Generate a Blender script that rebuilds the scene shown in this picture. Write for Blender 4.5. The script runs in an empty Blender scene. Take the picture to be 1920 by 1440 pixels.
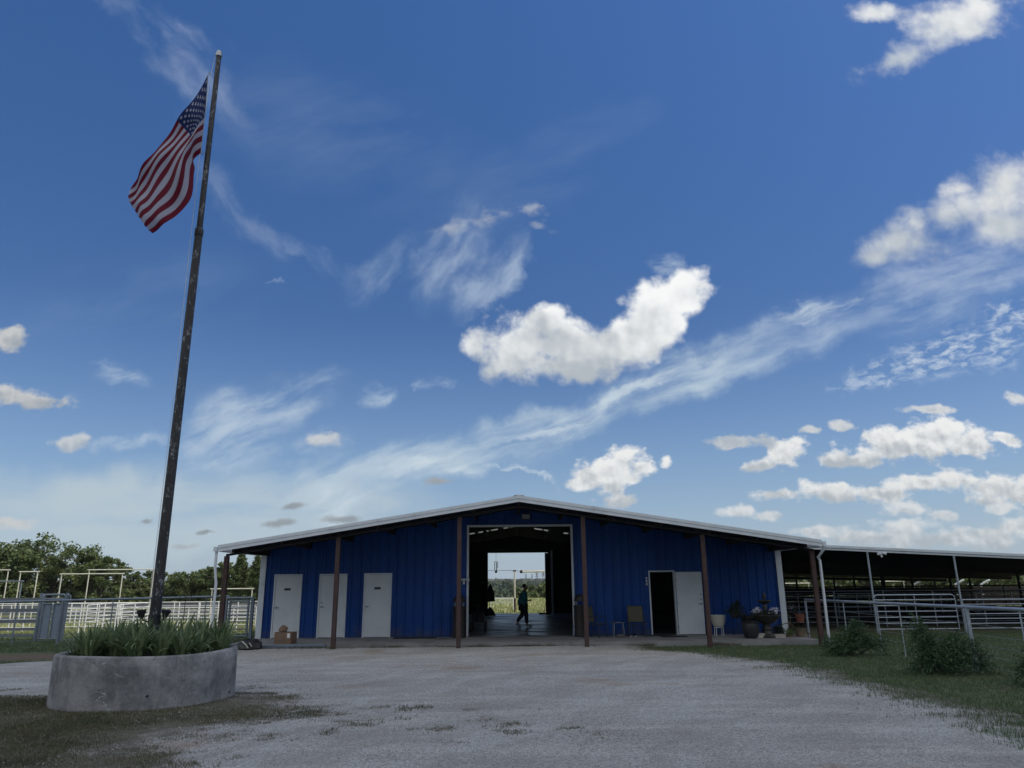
import bpy, math, random
import numpy as np
from mathutils import Vector, Matrix, Euler
random.seed(7)
PI = math.pi
C = bpy.context.scene.collection
SC = bpy.context.scene

# ------------------------------------------------------------------ camera maths
CF = 1355.0; CP = math.atan2(369, CF); CR = .009; CH = 1.77
_F = Vector((0, math.cos(CP), math.sin(CP))); _r = Vector((1, 0, 0)); _u = Vector((0, -math.sin(CP), math.cos(CP)))
_R = _r*math.cos(CR) - _u*math.sin(CR); _U = _u*math.cos(CR) + _r*math.sin(CR)

def ray(x, y):
    return _F + _R*((x-960)/CF) - _U*((y-720)/CF)
def at(x, y, Y):
    d = ray(x, y); t = Y/d.y
    return Vector((d.x*t, Y, CH+d.z*t))
def chart(x, y):
    d = ray(x, y)
    return np.array((d.x/d.y, d.z/d.y))

cam = bpy.data.cameras.new('camera'); co = bpy.data.objects.new('camera', cam); C.objects.link(co)
cam.sensor_width = 36; cam.lens = CF/1920*36; cam.clip_start = .05; cam.clip_end = 9000
m = Matrix((_R, _U, -_F)).transposed().to_4x4(); m.translation = (0, 0, CH)
co.matrix_world = m
SC.camera = co

# ------------------------------------------------------------------ materials
def new_mat(name):
    m = bpy.data.materials.new(name); m.use_nodes = True
    nt = m.node_tree; b = nt.nodes['Principled BSDF']
    return m, nt, b
def nd(nt, typ, ins=None, **props):
    n = nt.nodes.new(typ)
    for k, v in props.items(): setattr(n, k, v)
    for k, v in (ins or {}).items():
        s = n.inputs[k]
        if isinstance(v, bpy.types.NodeSocket): nt.links.new(v, s)
        else: s.default_value = v
    return n
def fac(nt, vec, scale, detail=4, rough=.55, lo=.35, hi=.65, dist=0):
    n = nd(nt, 'ShaderNodeTexNoise', {'Vector': vec, 'Scale': scale, 'Detail': detail, 'Roughness': rough, 'Distortion': dist})
    r = nd(nt, 'ShaderNodeMapRange', {'Value': n.outputs[0], 'From Min': lo, 'From Max': hi})
    return r.outputs[0]
def mixc(nt, f, a, b, mode='MIX'):
    n = nt.nodes.new('ShaderNodeMix'); n.data_type = 'RGBA'; n.blend_type = mode; n.clamp_factor = False
    for s, v in ((n.inputs[0], f), (n.inputs[6], a), (n.inputs[7], b)):
        if isinstance(v, bpy.types.NodeSocket): nt.links.new(v, s)
        else: s.default_value = v if isinstance(v, float) else (*v[:3], 1)
    return n.outputs[2]
def pm(name, col, col2=None, rough=.6, metal=0., scale=3., bump=0., bscale=40., spec=.5, stain=None, sscale=1.2, slo=.52, shi=.68, trans=0., stretch=(1, 1, 1)):
    m, nt, b = new_mat(name)
    tc = nt.nodes.new('ShaderNodeTexCoord')
    mp = nd(nt, 'ShaderNodeMapping', {'Vector': tc.outputs['Object'], 'Scale': stretch})
    v = mp.outputs[0]
    col2 = col2 or tuple(c*.72 for c in col)
    c = mixc(nt, fac(nt, v, scale, 6, .6, .3, .7), col, col2)
    if stain: c = mixc(nt, fac(nt, v, sscale, 8, .65, slo, shi), c, stain)
    nt.links.new(c, b.inputs['Base Color'])
    b.inputs['Metallic'].default_value = metal; b.inputs['Specular IOR Level'].default_value = spec
    rr = nd(nt, 'ShaderNodeMapRange', {'Value': fac(nt, v, scale*2.3, 4), 'To Min': max(.05, rough-.1), 'To Max': min(1, rough+.12)})
    nt.links.new(rr.outputs[0], b.inputs['Roughness'])
    if bump:
        n = nd(nt, 'ShaderNodeTexNoise', {'Vector': v, 'Scale': bscale, 'Detail': 5.})
        bp = nd(nt, 'ShaderNodeBump', {'Height': n.outputs[0], 'Strength': bump, 'Distance': .02})
        nt.links.new(bp.outputs[0], b.inputs['Normal'])
    if trans: b.inputs['Transmission Weight'].default_value = trans
    return m
def leafmat(name, c1, c2, c3=None, trans=.3, rough=.55):
    m, nt, b = new_mat(name)
    g = nt.nodes.new('ShaderNodeNewGeometry')
    tc = nt.nodes.new('ShaderNodeTexCoord')
    c = mixc(nt, g.outputs['Random Per Island'], c1, c2)
    if c3: c = mixc(nt, fac(nt, tc.outputs['Object'], 1.1, 3, .5, .45, .7), c, c3)
    nt.links.new(c, b.inputs['Base Color'])
    b.inputs['Roughness'].default_value = rough; b.inputs['Specular IOR Level'].default_value = .25
    t = nt.nodes.new('ShaderNodeBsdfTranslucent'); nt.links.new(c, t.inputs[0])
    mx = nt.nodes.new('ShaderNodeMixShader'); mx.inputs[0].default_value = trans
    nt.links.new(b.outputs[0], mx.inputs[1]); nt.links.new(t.outputs[0], mx.inputs[2])
    nt.links.new(mx.outputs[0], nt.nodes['Material Output'].inputs[0])
    return m

M = {}
M['blue'] = pm('blue_panel', (.0025, .050, .235), (.0015, .037, .185), .42, 0, 2, spec=.25, stretch=(2, 2, .25))
M['trim'] = pm('white_trim', (.66, .68, .70), (.56, .58, .60), .45, 0, 2, stain=(.42, .42, .42), sscale=2, slo=.6, shi=.8)
M['door'] = pm('white_door', (.66, .66, .66), (.58, .585, .59), .5, 0, 2, stain=(.5, .49, .47), sscale=3, slo=.62, shi=.85)
M['rust'] = pm('rust_primer', (.070, .030, .024), (.045, .022, .020), .7, 0, 4, .15, 60, stain=(.04, .028, .028), sscale=5)
M['darksteel'] = pm('dark_steel', (.035, .028, .028), (.022, .02, .022), .85, 0, 3, spec=.1)
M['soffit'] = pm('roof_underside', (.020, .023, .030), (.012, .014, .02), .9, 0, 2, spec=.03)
M['roof'] = pm('roof_sheet', (.55, .57, .58), (.45, .47, .48), .45, .3, 2)
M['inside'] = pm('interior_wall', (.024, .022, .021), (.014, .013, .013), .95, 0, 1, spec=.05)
M['concrete'] = pm('concrete', (.30, .295, .285), (.20, .198, .195), .88, 0, 1.6, .35, 45, stain=(.15, .145, .14), sscale=2.2, slo=.5, shi=.72)
M['slab'] = pm('slab_concrete', (.26, .25, .24), (.17, .165, .16), .8, 0, 1.2, .2, 60, stain=(.11, .10, .095), sscale=1.0)
M['blackroof'] = pm('shade_dark_roof_underside', (.010, .010, .012), (.006, .006, .008), .95, 0, 2, spec=.02)  # shed roof colour blackened to stand in for deep shade underneath
M['galv'] = pm('galvanised_pipe', (.42, .46, .50), (.30, .33, .37), .45, .55, 5, stain=(.22, .2, .19), sscale=6, slo=.6, shi=.8)
M['grypipe'] = pm('grey_painted_pipe', (.20, .235, .275), (.13, .155, .19), .5, .2, 5, stain=(.09, .07, .06), sscale=7, slo=.6, shi=.8)
M['whtpipe'] = pm('white_pipe', (.74, .74, .72), (.62, .62, .6), .45, .05, 4, stain=(.4, .36, .32), sscale=6, slo=.66, shi=.85)
M['creampipe'] = pm('cream_pipe', (.62, .60, .50), (.5, .48, .4), .5, .05, 4)
M['wire'] = pm('steel_cable', (.30, .31, .30), (.2, .21, .2), .5, .5, 9)
M['board'] = pm('weathered_board', (.15, .165, .19), (.095, .105, .125), .85, 0, 3, .2, 40, stretch=(.3, 1, 3))
M['sheet'] = pm('chute_sheet', (.26, .30, .37), (.20, .235, .29), .5, .3, 2)
M['black'] = pm('black_plastic', (.012, .012, .014), (.02, .02, .022), .5, 0, 6)
M['rubber'] = pm('black_rubber', (.016, .016, .017), (.026, .025, .024), .85, 0, 9, .3, 80)
M['chrome'] = pm('brushed_metal', (.35, .36, .37), (.25, .26, .27), .35, .9, 8)
M['card'] = pm('cardboard', (.20, .125, .08), (.155, .095, .06), .8, 0, 4, .05, 30)
M['paper'] = pm('paper', (.7, .69, .66), (.62, .61, .58), .7, 0, 4)
M['bin'] = pm('dark_brown_bin', (.030, .022, .019), (.020, .016, .015), .55, 0, 3)
M['bronze'] = pm('bronze_fountain', (.045, .040, .033), (.028, .027, .024), .55, .3, 6, .2, 30, stain=(.08, .085, .06), sscale=5)
M['stone'] = pm('pale_stone', (.42, .38, .32), (.3, .27, .23), .85, 0, 5, .3, 25)
M['terra'] = pm('terracotta', (.25, .085, .05), (.17, .06, .04), .8, 0, 5)
M['creampot'] = pm('cream_pot', (.50, .48, .40), (.42, .40, .33), .6, 0, 4)
M['sling'] = pm('olive_sling', (.10, .09, .055), (.075, .068, .045), .8, 0, 25)
M['glass'] = pm('smoked_glass', (.10, .13, .16), (.08, .1, .13), .12, 0, 3, spec=.8)
M['yellow'] = pm('yellow_hub', (.55, .30, .05), (.45, .24, .04), .5, 0, 5)
M['navy'] = pm('navy_cloth', (.014, .016, .026), (.02, .022, .034), .9, 0, 8)
M['teal'] = pm('teal_cloth', (.06, .30, .34), (.05, .24, .27), .9, 0, 8)
M['skin'] = pm('skin', (.42, .25, .18), (.36, .2, .14), .55, 0, 8)
M['hair'] = pm('brown_hair', (.035, .025, .018), (.02, .015, .012), .7, 0, 30)
M['shoe'] = pm('white_shoe', (.55, .56, .58), (.45, .46, .48), .6, 0, 9)
M['soil'] = pm('soil', (.05, .036, .026), (.03, .022, .017), .95, 0, 4, .6, 25)
M['wood'] = pm('weathered_wood', (.17, .13, .10), (.10, .08, .065), .85, 0, 3, .3, 30, stretch=(1, 1, .2))
M['wicker'] = pm('wicker', (.22, .16, .10), (.13, .095, .06), .85, 0, 30, .4, 60)
M['bark'] = pm('bark', (.075, .06, .048), (.045, .037, .03), .9, 0, 5, .6, 20, stretch=(1, 1, .25))
M['whitelamp'] = pm('white_lamp', (.7, .7, .7), (.6, .6, .6), .4, 0, 3)
M['lens'] = pm('lamp_lens', (.35, .36, .38), (.3, .3, .33), .15, 0, 3)
M['sky_panel'] = None
M['oak'] = leafmat('oak_leaves', (.065, .095, .032), (.150, .175, .070), (.055, .085, .036), .3)
M['oak2'] = leafmat('hackberry_leaves', (.070, .100, .035), (.150, .170, .070), (.06, .085, .036), .3)
M['cedar'] = leafmat('cedar_needles', (.045, .070, .026), (.105, .125, .048), None, .15, .7)
M['juniper'] = leafmat('juniper_sprays', (.034, .070, .030), (.090, .145, .062), (.028, .055, .028), .2, .6)
M['iris'] = leafmat('iris_blades', (.085, .135, .058), (.205, .245, .120), (.125, .16, .08), .3, .42)
M['cover'] = leafmat('ground_cover_leaves', (.09, .17, .03), (.15, .24, .05), None, .3)
M['lawn'] = leafmat('lawn_blades', (.060, .100, .044), (.135, .180, .085), (.095, .115, .062), .3)
M['patch'] = leafmat('dry_grass_blades', (.070, .075, .038), (.165, .145, .085), (.06, .072, .036), .25)
M['meadow'] = leafmat('meadow_blades', (.17, .21, .075), (.34, .34, .16), None, .3)
M['woods'] = leafmat('woodland_leaves', (.030, .048, .022), (.062, .080, .036), None, .15)
M['darkleaf'] = leafmat('dark_plant_leaves', (.014, .020, .014), (.03, .04, .022), None, .2)
M['petal'] = leafmat('white_petals', (.55, .5, .58), (.7, .7, .72), None, .3)
m, nt, b = new_mat('translucent_panel')
t = nd(nt, 'ShaderNodeBsdfTranslucent', {'Color': (.34, .35, .34, 1)}); nt.links.new(t.outputs[0], nt.nodes['Material Output'].inputs[0]); M['sky_panel'] = m

# blue wall: pale vertical reflections painted in, splashed dirt along the foot, screw rows
m, nt, b = new_mat('blue_panel_dirt_sheen'); M['bluewall'] = m
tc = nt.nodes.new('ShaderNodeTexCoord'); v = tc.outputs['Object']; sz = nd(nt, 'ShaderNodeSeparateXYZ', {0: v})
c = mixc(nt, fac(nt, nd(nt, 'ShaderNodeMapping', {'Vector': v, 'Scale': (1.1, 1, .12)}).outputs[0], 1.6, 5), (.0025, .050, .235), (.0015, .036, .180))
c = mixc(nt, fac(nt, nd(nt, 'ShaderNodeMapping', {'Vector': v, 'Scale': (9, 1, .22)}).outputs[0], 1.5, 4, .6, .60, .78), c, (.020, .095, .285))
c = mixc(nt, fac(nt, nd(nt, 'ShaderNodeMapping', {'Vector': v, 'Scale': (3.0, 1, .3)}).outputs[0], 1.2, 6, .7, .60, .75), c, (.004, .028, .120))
dn = nd(nt, 'ShaderNodeMath', {0: sz.outputs[2], 1: nd(nt, 'ShaderNodeMath', {0: fac(nt, v, 2.2, 7, .7), 1: .42}, operation='MULTIPLY').outputs[0]}, operation='SUBTRACT')
df = nd(nt, 'ShaderNodeMapRange', {'Value': dn.outputs[0], 'From Min': -.30, 'From Max': .12, 'To Min': .6, 'To Max': 0.})
c = mixc(nt, df.outputs[0], c, (.075, .075, .075))
sw = nd(nt, 'ShaderNodeMath', {0: sz.outputs[2], 1: .72}, operation='MODULO'); sw = nd(nt, 'ShaderNodeMath', {0: sw.outputs[0], 1: .36}, operation='SUBTRACT')
sx_ = nd(nt, 'ShaderNodeMath', {0: nd(nt, 'ShaderNodeMath', {0: sz.outputs[0], 1: 30.5-.2+.07}, operation='ADD').outputs[0], 1: .305}, operation='MODULO'); sx_ = nd(nt, 'ShaderNodeMath', {0: sx_.outputs[0], 1: .15}, operation='SUBTRACT')
sr = nd(nt, 'ShaderNodeMath', {0: nd(nt, 'ShaderNodeMath', {0: sw.outputs[0], 1: 2.}, operation='POWER').outputs[0], 1: nd(nt, 'ShaderNodeMath', {0: sx_.outputs[0], 1: 2.}, operation='POWER').outputs[0]}, operation='ADD')
sm = nd(nt, 'ShaderNodeMath', {0: sr.outputs[0], 1: .00012}, operation='LESS_THAN')
c = mixc(nt, sm.outputs[0], c, (.16, .17, .19))
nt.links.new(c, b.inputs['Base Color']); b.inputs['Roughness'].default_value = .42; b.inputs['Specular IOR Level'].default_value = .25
# chipped black pole
m, nt, b = new_mat('chipped_black_pole'); M['pole'] = m
tc = nt.nodes.new('ShaderNodeTexCoord'); mp = nd(nt, 'ShaderNodeMapping', {'Vector': tc.outputs['Object'], 'Scale': (1, 1, .45)})
c = mixc(nt, fac(nt, mp.outputs[0], 3, 4), (.010, .010, .012), (.024, .019, .019))
c = mixc(nt, fac(nt, mp.outputs[0], 9, 9, .9, .56, .60), c, (.42, .43, .45))
c = mixc(nt, fac(nt, mp.outputs[0], 9, 8, .8, .66, .72), c, (.10, .06, .05))
nt.links.new(c, b.inputs['Base Color']); b.inputs['Roughness'].default_value = .55

# planter concrete: streaked and patched
m, nt, b = new_mat('planter_concrete'); M['planter'] = m
tc = nt.nodes.new('ShaderNodeTexCoord'); v = tc.outputs['Object']
vs = nd(nt, 'ShaderNodeMapping', {'Vector': v, 'Scale': (2.2, 2.2, .35)}).outputs[0]
c = mixc(nt, fac(nt, v, 1.7, 9, .70, .40, .60), (.275, .27, .27), (.125, .125, .13))
c = mixc(nt, fac(nt, vs, 1.4, 6, .7, .54, .80), c, (.36, .355, .34))
c = mixc(nt, fac(nt, v, 4.5, 8, .7, .58, .68), c, (.12, .12, .12))
n1 = nd(nt, 'ShaderNodeTexNoise', {'Vector': nd(nt, 'ShaderNodeMapping', {'Vector': v, 'Scale': (.7, .7, 3.2)}).outputs[0], 'Scale': 1.3, 'Detail': 7.})
cr = nd(nt, 'ShaderNodeMath', {0: n1.outputs[0], 1: .52}, operation='SUBTRACT'); cr = nd(nt, 'ShaderNodeMath', {0: cr.outputs[0]}, operation='ABSOLUTE')
cm = nd(nt, 'ShaderNodeMapRange', {'Value': cr.outputs[0], 'From Min': .0, 'From Max': .006, 'To Min': 1., 'To Max': 0.})
cg = nd(nt, 'ShaderNodeMath', {0: cm.outputs[0], 1: fac(nt, v, 2.4, 2, .5, .55, .62)}, operation='MULTIPLY')
c = mixc(nt, cg.outputs[0], c, (.5, .5, .5))
nt.links.new(c, b.inputs['Base Color']); b.inputs['Roughness'].default_value = .9
n2 = nd(nt, 'ShaderNodeTexNoise', {'Vector': v, 'Scale': 11., 'Detail': 10., 'Roughness': .68})
bp = nd(nt, 'ShaderNodeBump', {'Height': n2.outputs[0], 'Strength': .7, 'Distance': .03}); nt.links.new(bp.outputs[0], b.inputs['Normal'])

# passage floor: sealed, worn concrete
m, nt, b = new_mat('sealed_floor'); M['floor'] = m
tc = nt.nodes.new('ShaderNodeTexCoord'); v = tc.outputs['Object']
c = mixc(nt, fac(nt, v, 1.5, 6), (.14, .14, .145), (.07, .07, .075)); nt.links.new(c, b.inputs['Base Color'])
rr = nd(nt, 'ShaderNodeMapRange', {'Value': fac(nt, nd(nt, 'ShaderNodeMapping', {'Vector': v, 'Scale': (.5, 1.6, 1)}).outputs[0], 1.2, 5), 'To Min': .28, 'To Max': .6})
nt.links.new(rr.outputs[0], b.inputs['Roughness'])

# gravel
m, nt, b = new_mat('limestone_gravel'); M['gravel'] = m
tc = nt.nodes.new('ShaderNodeTexCoord'); v = tc.outputs['Object']
c = mixc(nt, fac(nt, v, .55, 5, .6, .35, .68), (.375, .367, .36), (.30, .285, .265))
c = mixc(nt, fac(nt, nd(nt, 'ShaderNodeMapping', {'Vector': v, 'Rotation': (0, 0, .5), 'Scale': (.35, 2.2, 1)}).outputs[0], .7, 5, .6, .48, .74), c, (.45, .435, .415))
c = mixc(nt, fac(nt, v, .38, 4, .6, .60, .74), c, (.27, .19, .125))
vo = nd(nt, 'ShaderNodeTexVoronoi', {'Vector': v, 'Scale': 60., 'Randomness': 1.})
g = nd(nt, 'ShaderNodeSeparateColor', {0: vo.outputs['Color']})
sp = nd(nt, 'ShaderNodeMapRange', {'Value': g.outputs[0], 'To Min': .58, 'To Max': 1.42})
c = mixc(nt, 1., c, nd(nt, 'ShaderNodeCombineColor', {0: sp.outputs[0], 1: sp.outputs[0], 2: sp.outputs[0]}).outputs[0], 'MULTIPLY')
c = mixc(nt, fac(nt, v, 7., 8, .8, .62, .70), c, (.15, .135, .12))
# wheel tracks sweeping from the passage towards the camera
tv = nd(nt, 'ShaderNodeMapping', {'Vector': v, 'Location': (-26, 4, 0)}).outputs[0]; tl = nd(nt, 'ShaderNodeVectorMath', {0: tv}, operation='LENGTH').outputs['Value']
tw = nd(nt, 'ShaderNodeMath', {0: fac(nt, v, .35, 3), 1: 1.1}, operation='MULTIPLY'); ts = nd(nt, 'ShaderNodeMath', {0: tl, 1: tw.outputs[0]}, operation='ADD')
tn = nd(nt, 'ShaderNodeTexNoise', {'W': ts.outputs[0], 'Scale': 1.1, 'Detail': 4., 'Roughness': .65}, noise_dimensions='1D')
tk = nd(nt, 'ShaderNodeMapRange', {'Value': tn.outputs[0], 'From Min': .46, 'From Max': .60})
c = mixc(nt, nd(nt, 'ShaderNodeMath', {0: tk.outputs[0], 1: .28}, operation='MULTIPLY').outputs[0], c, (.235, .215, .19))
# bare earth where grass has come in
ae = nd(nt, 'ShaderNodeAttribute', {}, attribute_name='earth')
en = nd(nt, 'ShaderNodeMath', {0: ae.outputs['Fac'], 1: fac(nt, v, 3.2, 8, .75, .3, .7)}, operation='ADD')
ef = nd(nt, 'ShaderNodeMapRange', {'Value': en.outputs[0], 'From Min': -.42, 'From Max': .48, 'To Min': .85, 'To Max': 0.})
c = mixc(nt, ef.outputs[0], c, mixc(nt, fac(nt, v, 5, 6), (.125, .105, .075), (.085, .08, .05)))
nt.links.new(c, b.inputs['Base Color']); b.inputs['Roughness'].default_value = .95; b.inputs['Specular IOR Level'].default_value = .2
n2 = nd(nt, 'ShaderNodeTexNoise', {'Vector': v, 'Scale': 26., 'Detail': 9., 'Roughness': .7})
bp = nd(nt, 'ShaderNodeBump', {'Height': n2.outputs[0], 'Strength': .8, 'Distance': .04})
bp2 = nd(nt, 'ShaderNodeBump', {'Height': vo.outputs['Distance'], 'Strength': .5, 'Distance': .02, 'Normal': bp.outputs[0]})
nt.links.new(bp2.outputs[0], b.inputs['Normal'])
M['pebble'] = leafmat('pebbles', (.15, .14, .13), (.50, .49, .47), None, 0., .9)

# ground (lawn soil near, dry pasture beyond)
m, nt, b = new_mat('ground'); M['ground'] = m
tc = nt.nodes.new('ShaderNodeTexCoord'); v = tc.outputs['Object']
s = nd(nt, 'ShaderNodeSeparateXYZ', {0: v})
lawn = mixc(nt, fac(nt, v, .8, 7, .65, .35, .66), (.066, .085, .038), (.108, .112, .066))
lawn = mixc(nt, fac(nt, v, 2.5, 8, .7, .56, .68), lawn, (.13, .105, .075))
past = mixc(nt, fac(nt, v, .12, 7, .65, .35, .65), (.23, .25, .11), (.36, .34, .19))
wob = nd(nt, 'ShaderNodeMath', {0: fac(nt, v, .25, 4), 1: 6.}, operation='MULTIPLY')
yy = nd(nt, 'ShaderNodeMath', {0: s.outputs[1], 1: wob.outputs[0]}, operation='ADD')
f1 = nd(nt, 'ShaderNodeMapRange', {'Value': yy.outputs[0], 'From Min': 30., 'From Max': 46.})
c = mixc(nt, f1.outputs[0], lawn, past)
wood = mixc(nt, fac(nt, v, .02, 6), (.030, .042, .020), (.055, .062, .03))
f2 = nd(nt, 'ShaderNodeMapRange', {'Value': yy.outputs[0], 'From Min': 130., 'From Max': 160.})
c = mixc(nt, f2.outputs[0], c, wood)
# bare red earth beside the left fence
dv = nd(nt, 'ShaderNodeMapping', {'Vector': v, 'Location': (-13.5, 21.2, 0), 'Rotation': (0, 0, .3), 'Scale': (6, 1.1, 1)}, vector_type='TEXTURE')
dl = nd(nt, 'ShaderNodeVectorMath', {0: dv.outputs[0]}, operation='LENGTH')
dz = nd(nt, 'ShaderNodeMath', {0: dl.outputs['Value'], 1: fac(nt, v, 1.5, 6, .6, .2, .8)}, operation='ADD')
df = nd(nt, 'ShaderNodeMapRange', {'Value': dz.outputs[0], 'From Min': .85, 'From Max': 1.7, 'To Min': .9, 'To Max': 0.})
c = mixc(nt, df.outputs[0], c, (.125, .085, .066))
nt.links.new(c, b.inputs['Base Color']); b.inputs['Roughness'].default_value = .95; b.inputs['Specular IOR Level'].default_value = .15
n2 = nd(nt, 'ShaderNodeTexNoise', {'Vector': v, 'Scale': 14., 'Detail': 8.})
bp = nd(nt, 'ShaderNodeBump', {'Height': n2.outputs[0], 'Strength': .6, 'Distance': .05}); nt.links.new(bp.outputs[0], b.inputs['Normal'])
M['track'] = pm('dirt_track', (.40, .33, .25), (.3, .25, .18), .95, 0, 1, .3, 20)
M['wirefar'] = pm('power_line', (.05, .05, .055), None, .6, .5, 3)

# ------------------------------------------------------------------ mesh helpers
def frame(d):
    d = d.normalized(); a = Vector((0, 0, 1)) if abs(d.z) < .95 else Vector((1, 0, 0))
    x = d.cross(a).normalized(); return x, x.cross(d).normalized()
class MB:
    def __init__(s): s.v = []; s.f = []; s.mi = []; s.cur = 0
    def add(s, vs, fs):
        o = len(s.v); s.v += [tuple(p) for p in vs]; s.f += [tuple(i+o for i in f) for f in fs]; s.mi += [s.cur]*len(fs); return s
    def box(s, x0, x1, y0, y1, z0, z1):
        vs = [(x, y, z) for z in (z0, z1) for y in (y0, y1) for x in (x0, x1)]
        return s.add(vs, [(0, 2, 3, 1), (4, 5, 7, 6), (0, 1, 5, 4), (2, 6, 7, 3), (0, 4, 6, 2), (1, 3, 7, 5)])
    def cbox(s, c, sx, sy, sz, rz=0, rx=0, ry=0):
        R = Euler((rx, ry, rz)).to_matrix(); c = Vector(c)
        vs = [c + R @ Vector((x*sx/2, y*sy/2, z*sz/2)) for z in (-1, 1) for y in (-1, 1) for x in (-1, 1)]
        return s.add(vs, [(0, 2, 3, 1), (4, 5, 7, 6), (0, 1, 5, 4), (2, 6, 7, 3), (0, 4, 6, 2), (1, 3, 7, 5)])
    def bar(s, a, b, w, h):
        a = Vector(a); b = Vector(b); x, y = frame(b-a)
        vs = [p + x*(i*w/2) + y*(j*h/2) for p in (a, b) for i, j in ((-1, -1), (1, -1), (1, 1), (-1, 1))]
        return s.add(vs, [(0, 3, 2, 1), (4, 5, 6, 7)] + [(i, (i+1) % 4, 4+(i+1) % 4, 4+i) for i in range(4)])
    def path(s, pts, r, n=8, cap=True):
        pts = [Vector(p) for p in pts]; k = len(pts); rr = r if isinstance(r, (list, tuple)) else [r]*k
        vs = []; x = None
        for i, p in enumerate(pts):
            d = (pts[min(i+1, k-1)] - pts[max(i-1, 0)]).normalized()
            if x is None: x, y = frame(d)
            else:
                x = (x - d*x.dot(d)).normalized()
                y = x.cross(d)
            vs += [p + (x*math.cos(2*PI*j/n) + y*math.sin(2*PI*j/n))*rr[i] for j in range(n)]
        fs = [(i*n+j, i*n+(j+1) % n, (i+1)*n+(j+1) % n, (i+1)*n+j) for i in range(k-1) for j in range(n)]
        if cap: fs += [tuple(range(n))[::-1], tuple(range((k-1)*n, k*n))]
        return s.add(vs, fs)
    def tube(s, a, b, r, n=8, r2=None): return s.path([a, b], [r, r2 or r], n)
    def lathe(s, prof, c=(0, 0, 0), n=24, closed=False):
        c = Vector(c); k = len(prof)
        vs = [c + Vector((r*math.cos(2*PI*j/n), r*math.sin(2*PI*j/n), z)) for r, z in prof for j in range(n)]
        fs = [(i*n+j, i*n+(j+1) % n, (i+1)*n+(j+1) % n, (i+1)*n+j) for i in range(k-1) for j in range(n)]
        if closed: fs += [((k-1)*n+j, (k-1)*n+(j+1) % n, (j+1) % n, j) for j in range(n)]
        else: fs += [tuple(range(n))[::-1], tuple(range((k-1)*n, k*n))]
        return s.add(vs, fs)
    def ring(s, c, R, r, axis='y', n=24, k=6):
        c = Vector(c); pts = []
        for i in range(n):
            a = 2*PI*i/n; e = Vector((math.cos(a), 0, math.sin(a))) if axis == 'y' else (Vector((0, math.cos(a), math.sin(a))) if axis == 'x' else Vector((math.cos(a), math.sin(a), 0)))
            w = Vector((0, 1, 0)) if axis == 'y' else (Vector((1, 0, 0)) if axis == 'x' else Vector((0, 0, 1)))
            pts += [c + e*(R + r*math.cos(2*PI*j/k)) + w*(r*math.sin(2*PI*j/k)) for j in range(k)]
        return s.add(pts, [(i*k+j, ((i+1) % n)*k+j, ((i+1) % n)*k+(j+1) % k, i*k+(j+1) % k) for i in range(n) for j in range(k)])
    def ball(s, c, r, n=10, sz=1.):
        pr = [(max(.001, r*math.sin(PI*i/n)), -r*sz*math.cos(PI*i/n)) for i in range(n+1)]
        return s.lathe(pr, c, n+4)
    def build(s, name, mats, parent=None, smooth=True, sharp=35, local=False):
        me = bpy.data.meshes.new(name)
        o = bpy.data.objects.new(name, me)
        off = Vector((0, 0, 0)); p = parent
        while p is not None and not local: off += p.location; p = p.parent
        me.from_pydata([tuple(Vector(v)-off) for v in s.v], [], s.f)
        for mm in (mats if isinstance(mats, (list, tuple)) else [mats]): me.materials.append(mm)
        if max(s.mi or [0]): me.polygons.foreach_set('material_index', s.mi)
        if smooth and len(me.polygons):
            me.polygons.foreach_set('use_smooth', [True]*len(me.polygons))
            me.set_sharp_from_angle(angle=math.radians(sharp))
        me.update()
        C.objects.link(o)
        if parent: o.parent = parent
        return o
def npmesh(name, V, F, mat, parent=None, smooth=False):
    """mesh from numpy arrays, F of one polygon size"""
    me = bpy.data.meshes.new(name); V = np.asarray(V, dtype=np.float32); F = np.asarray(F, dtype=np.int32)
    k = F.shape[1]
    me.vertices.add(len(V)); me.vertices.foreach_set('co', V.ravel())
    me.loops.add(F.size); me.loops.foreach_set('vertex_index', F.ravel())
    me.polygons.add(len(F)); me.polygons.foreach_set('loop_start', np.arange(len(F), dtype=np.int32)*k)
    me.materials.append(mat); me.update(calc_edges=True); me.validate()
    if smooth: me.polygons.foreach_set('use_smooth', [True]*len(F))
    o = bpy.data.objects.new(name, me); C.objects.link(o)
    if parent: o.parent = parent
    return o
def thing(name, label, cat, loc=(0, 0, 0), group=None, rz=0):
    o = bpy.data.objects.new(name, None); C.objects.link(o); o.location = loc; o.rotation_euler = (0, 0, rz)
    o.empty_display_size = .2
    o['label'] = label; o['category'] = cat
    if group: o['group'] = group
    return o
def tag(o, label, cat=None, group=None, kind=None):
    o['label'] = label
    if cat: o['category'] = cat
    if group: o['group'] = group
    if kind: o['kind'] = kind
    return o
def struct(o, label=None):
    o['kind'] = 'structure'
    if label: o['label'] = label
    return o
def dup(root, loc=None, rz=None, label=None, scale=None):
    r = root.copy(); C.objects.link(r)
    if loc is not None: r.location = loc
    if rz is not None: r.rotation_euler = (0, 0, rz)
    if scale is not None: r.scale = scale if isinstance(scale, tuple) else (scale,)*3
    if label: r['label'] = label
    for ch in list(root.children):
        c = ch.copy(); C.objects.link(c); c.parent = r
        for g in list(ch.children):
            d = g.copy(); C.objects.link(d); d.parent = c
    return r

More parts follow.
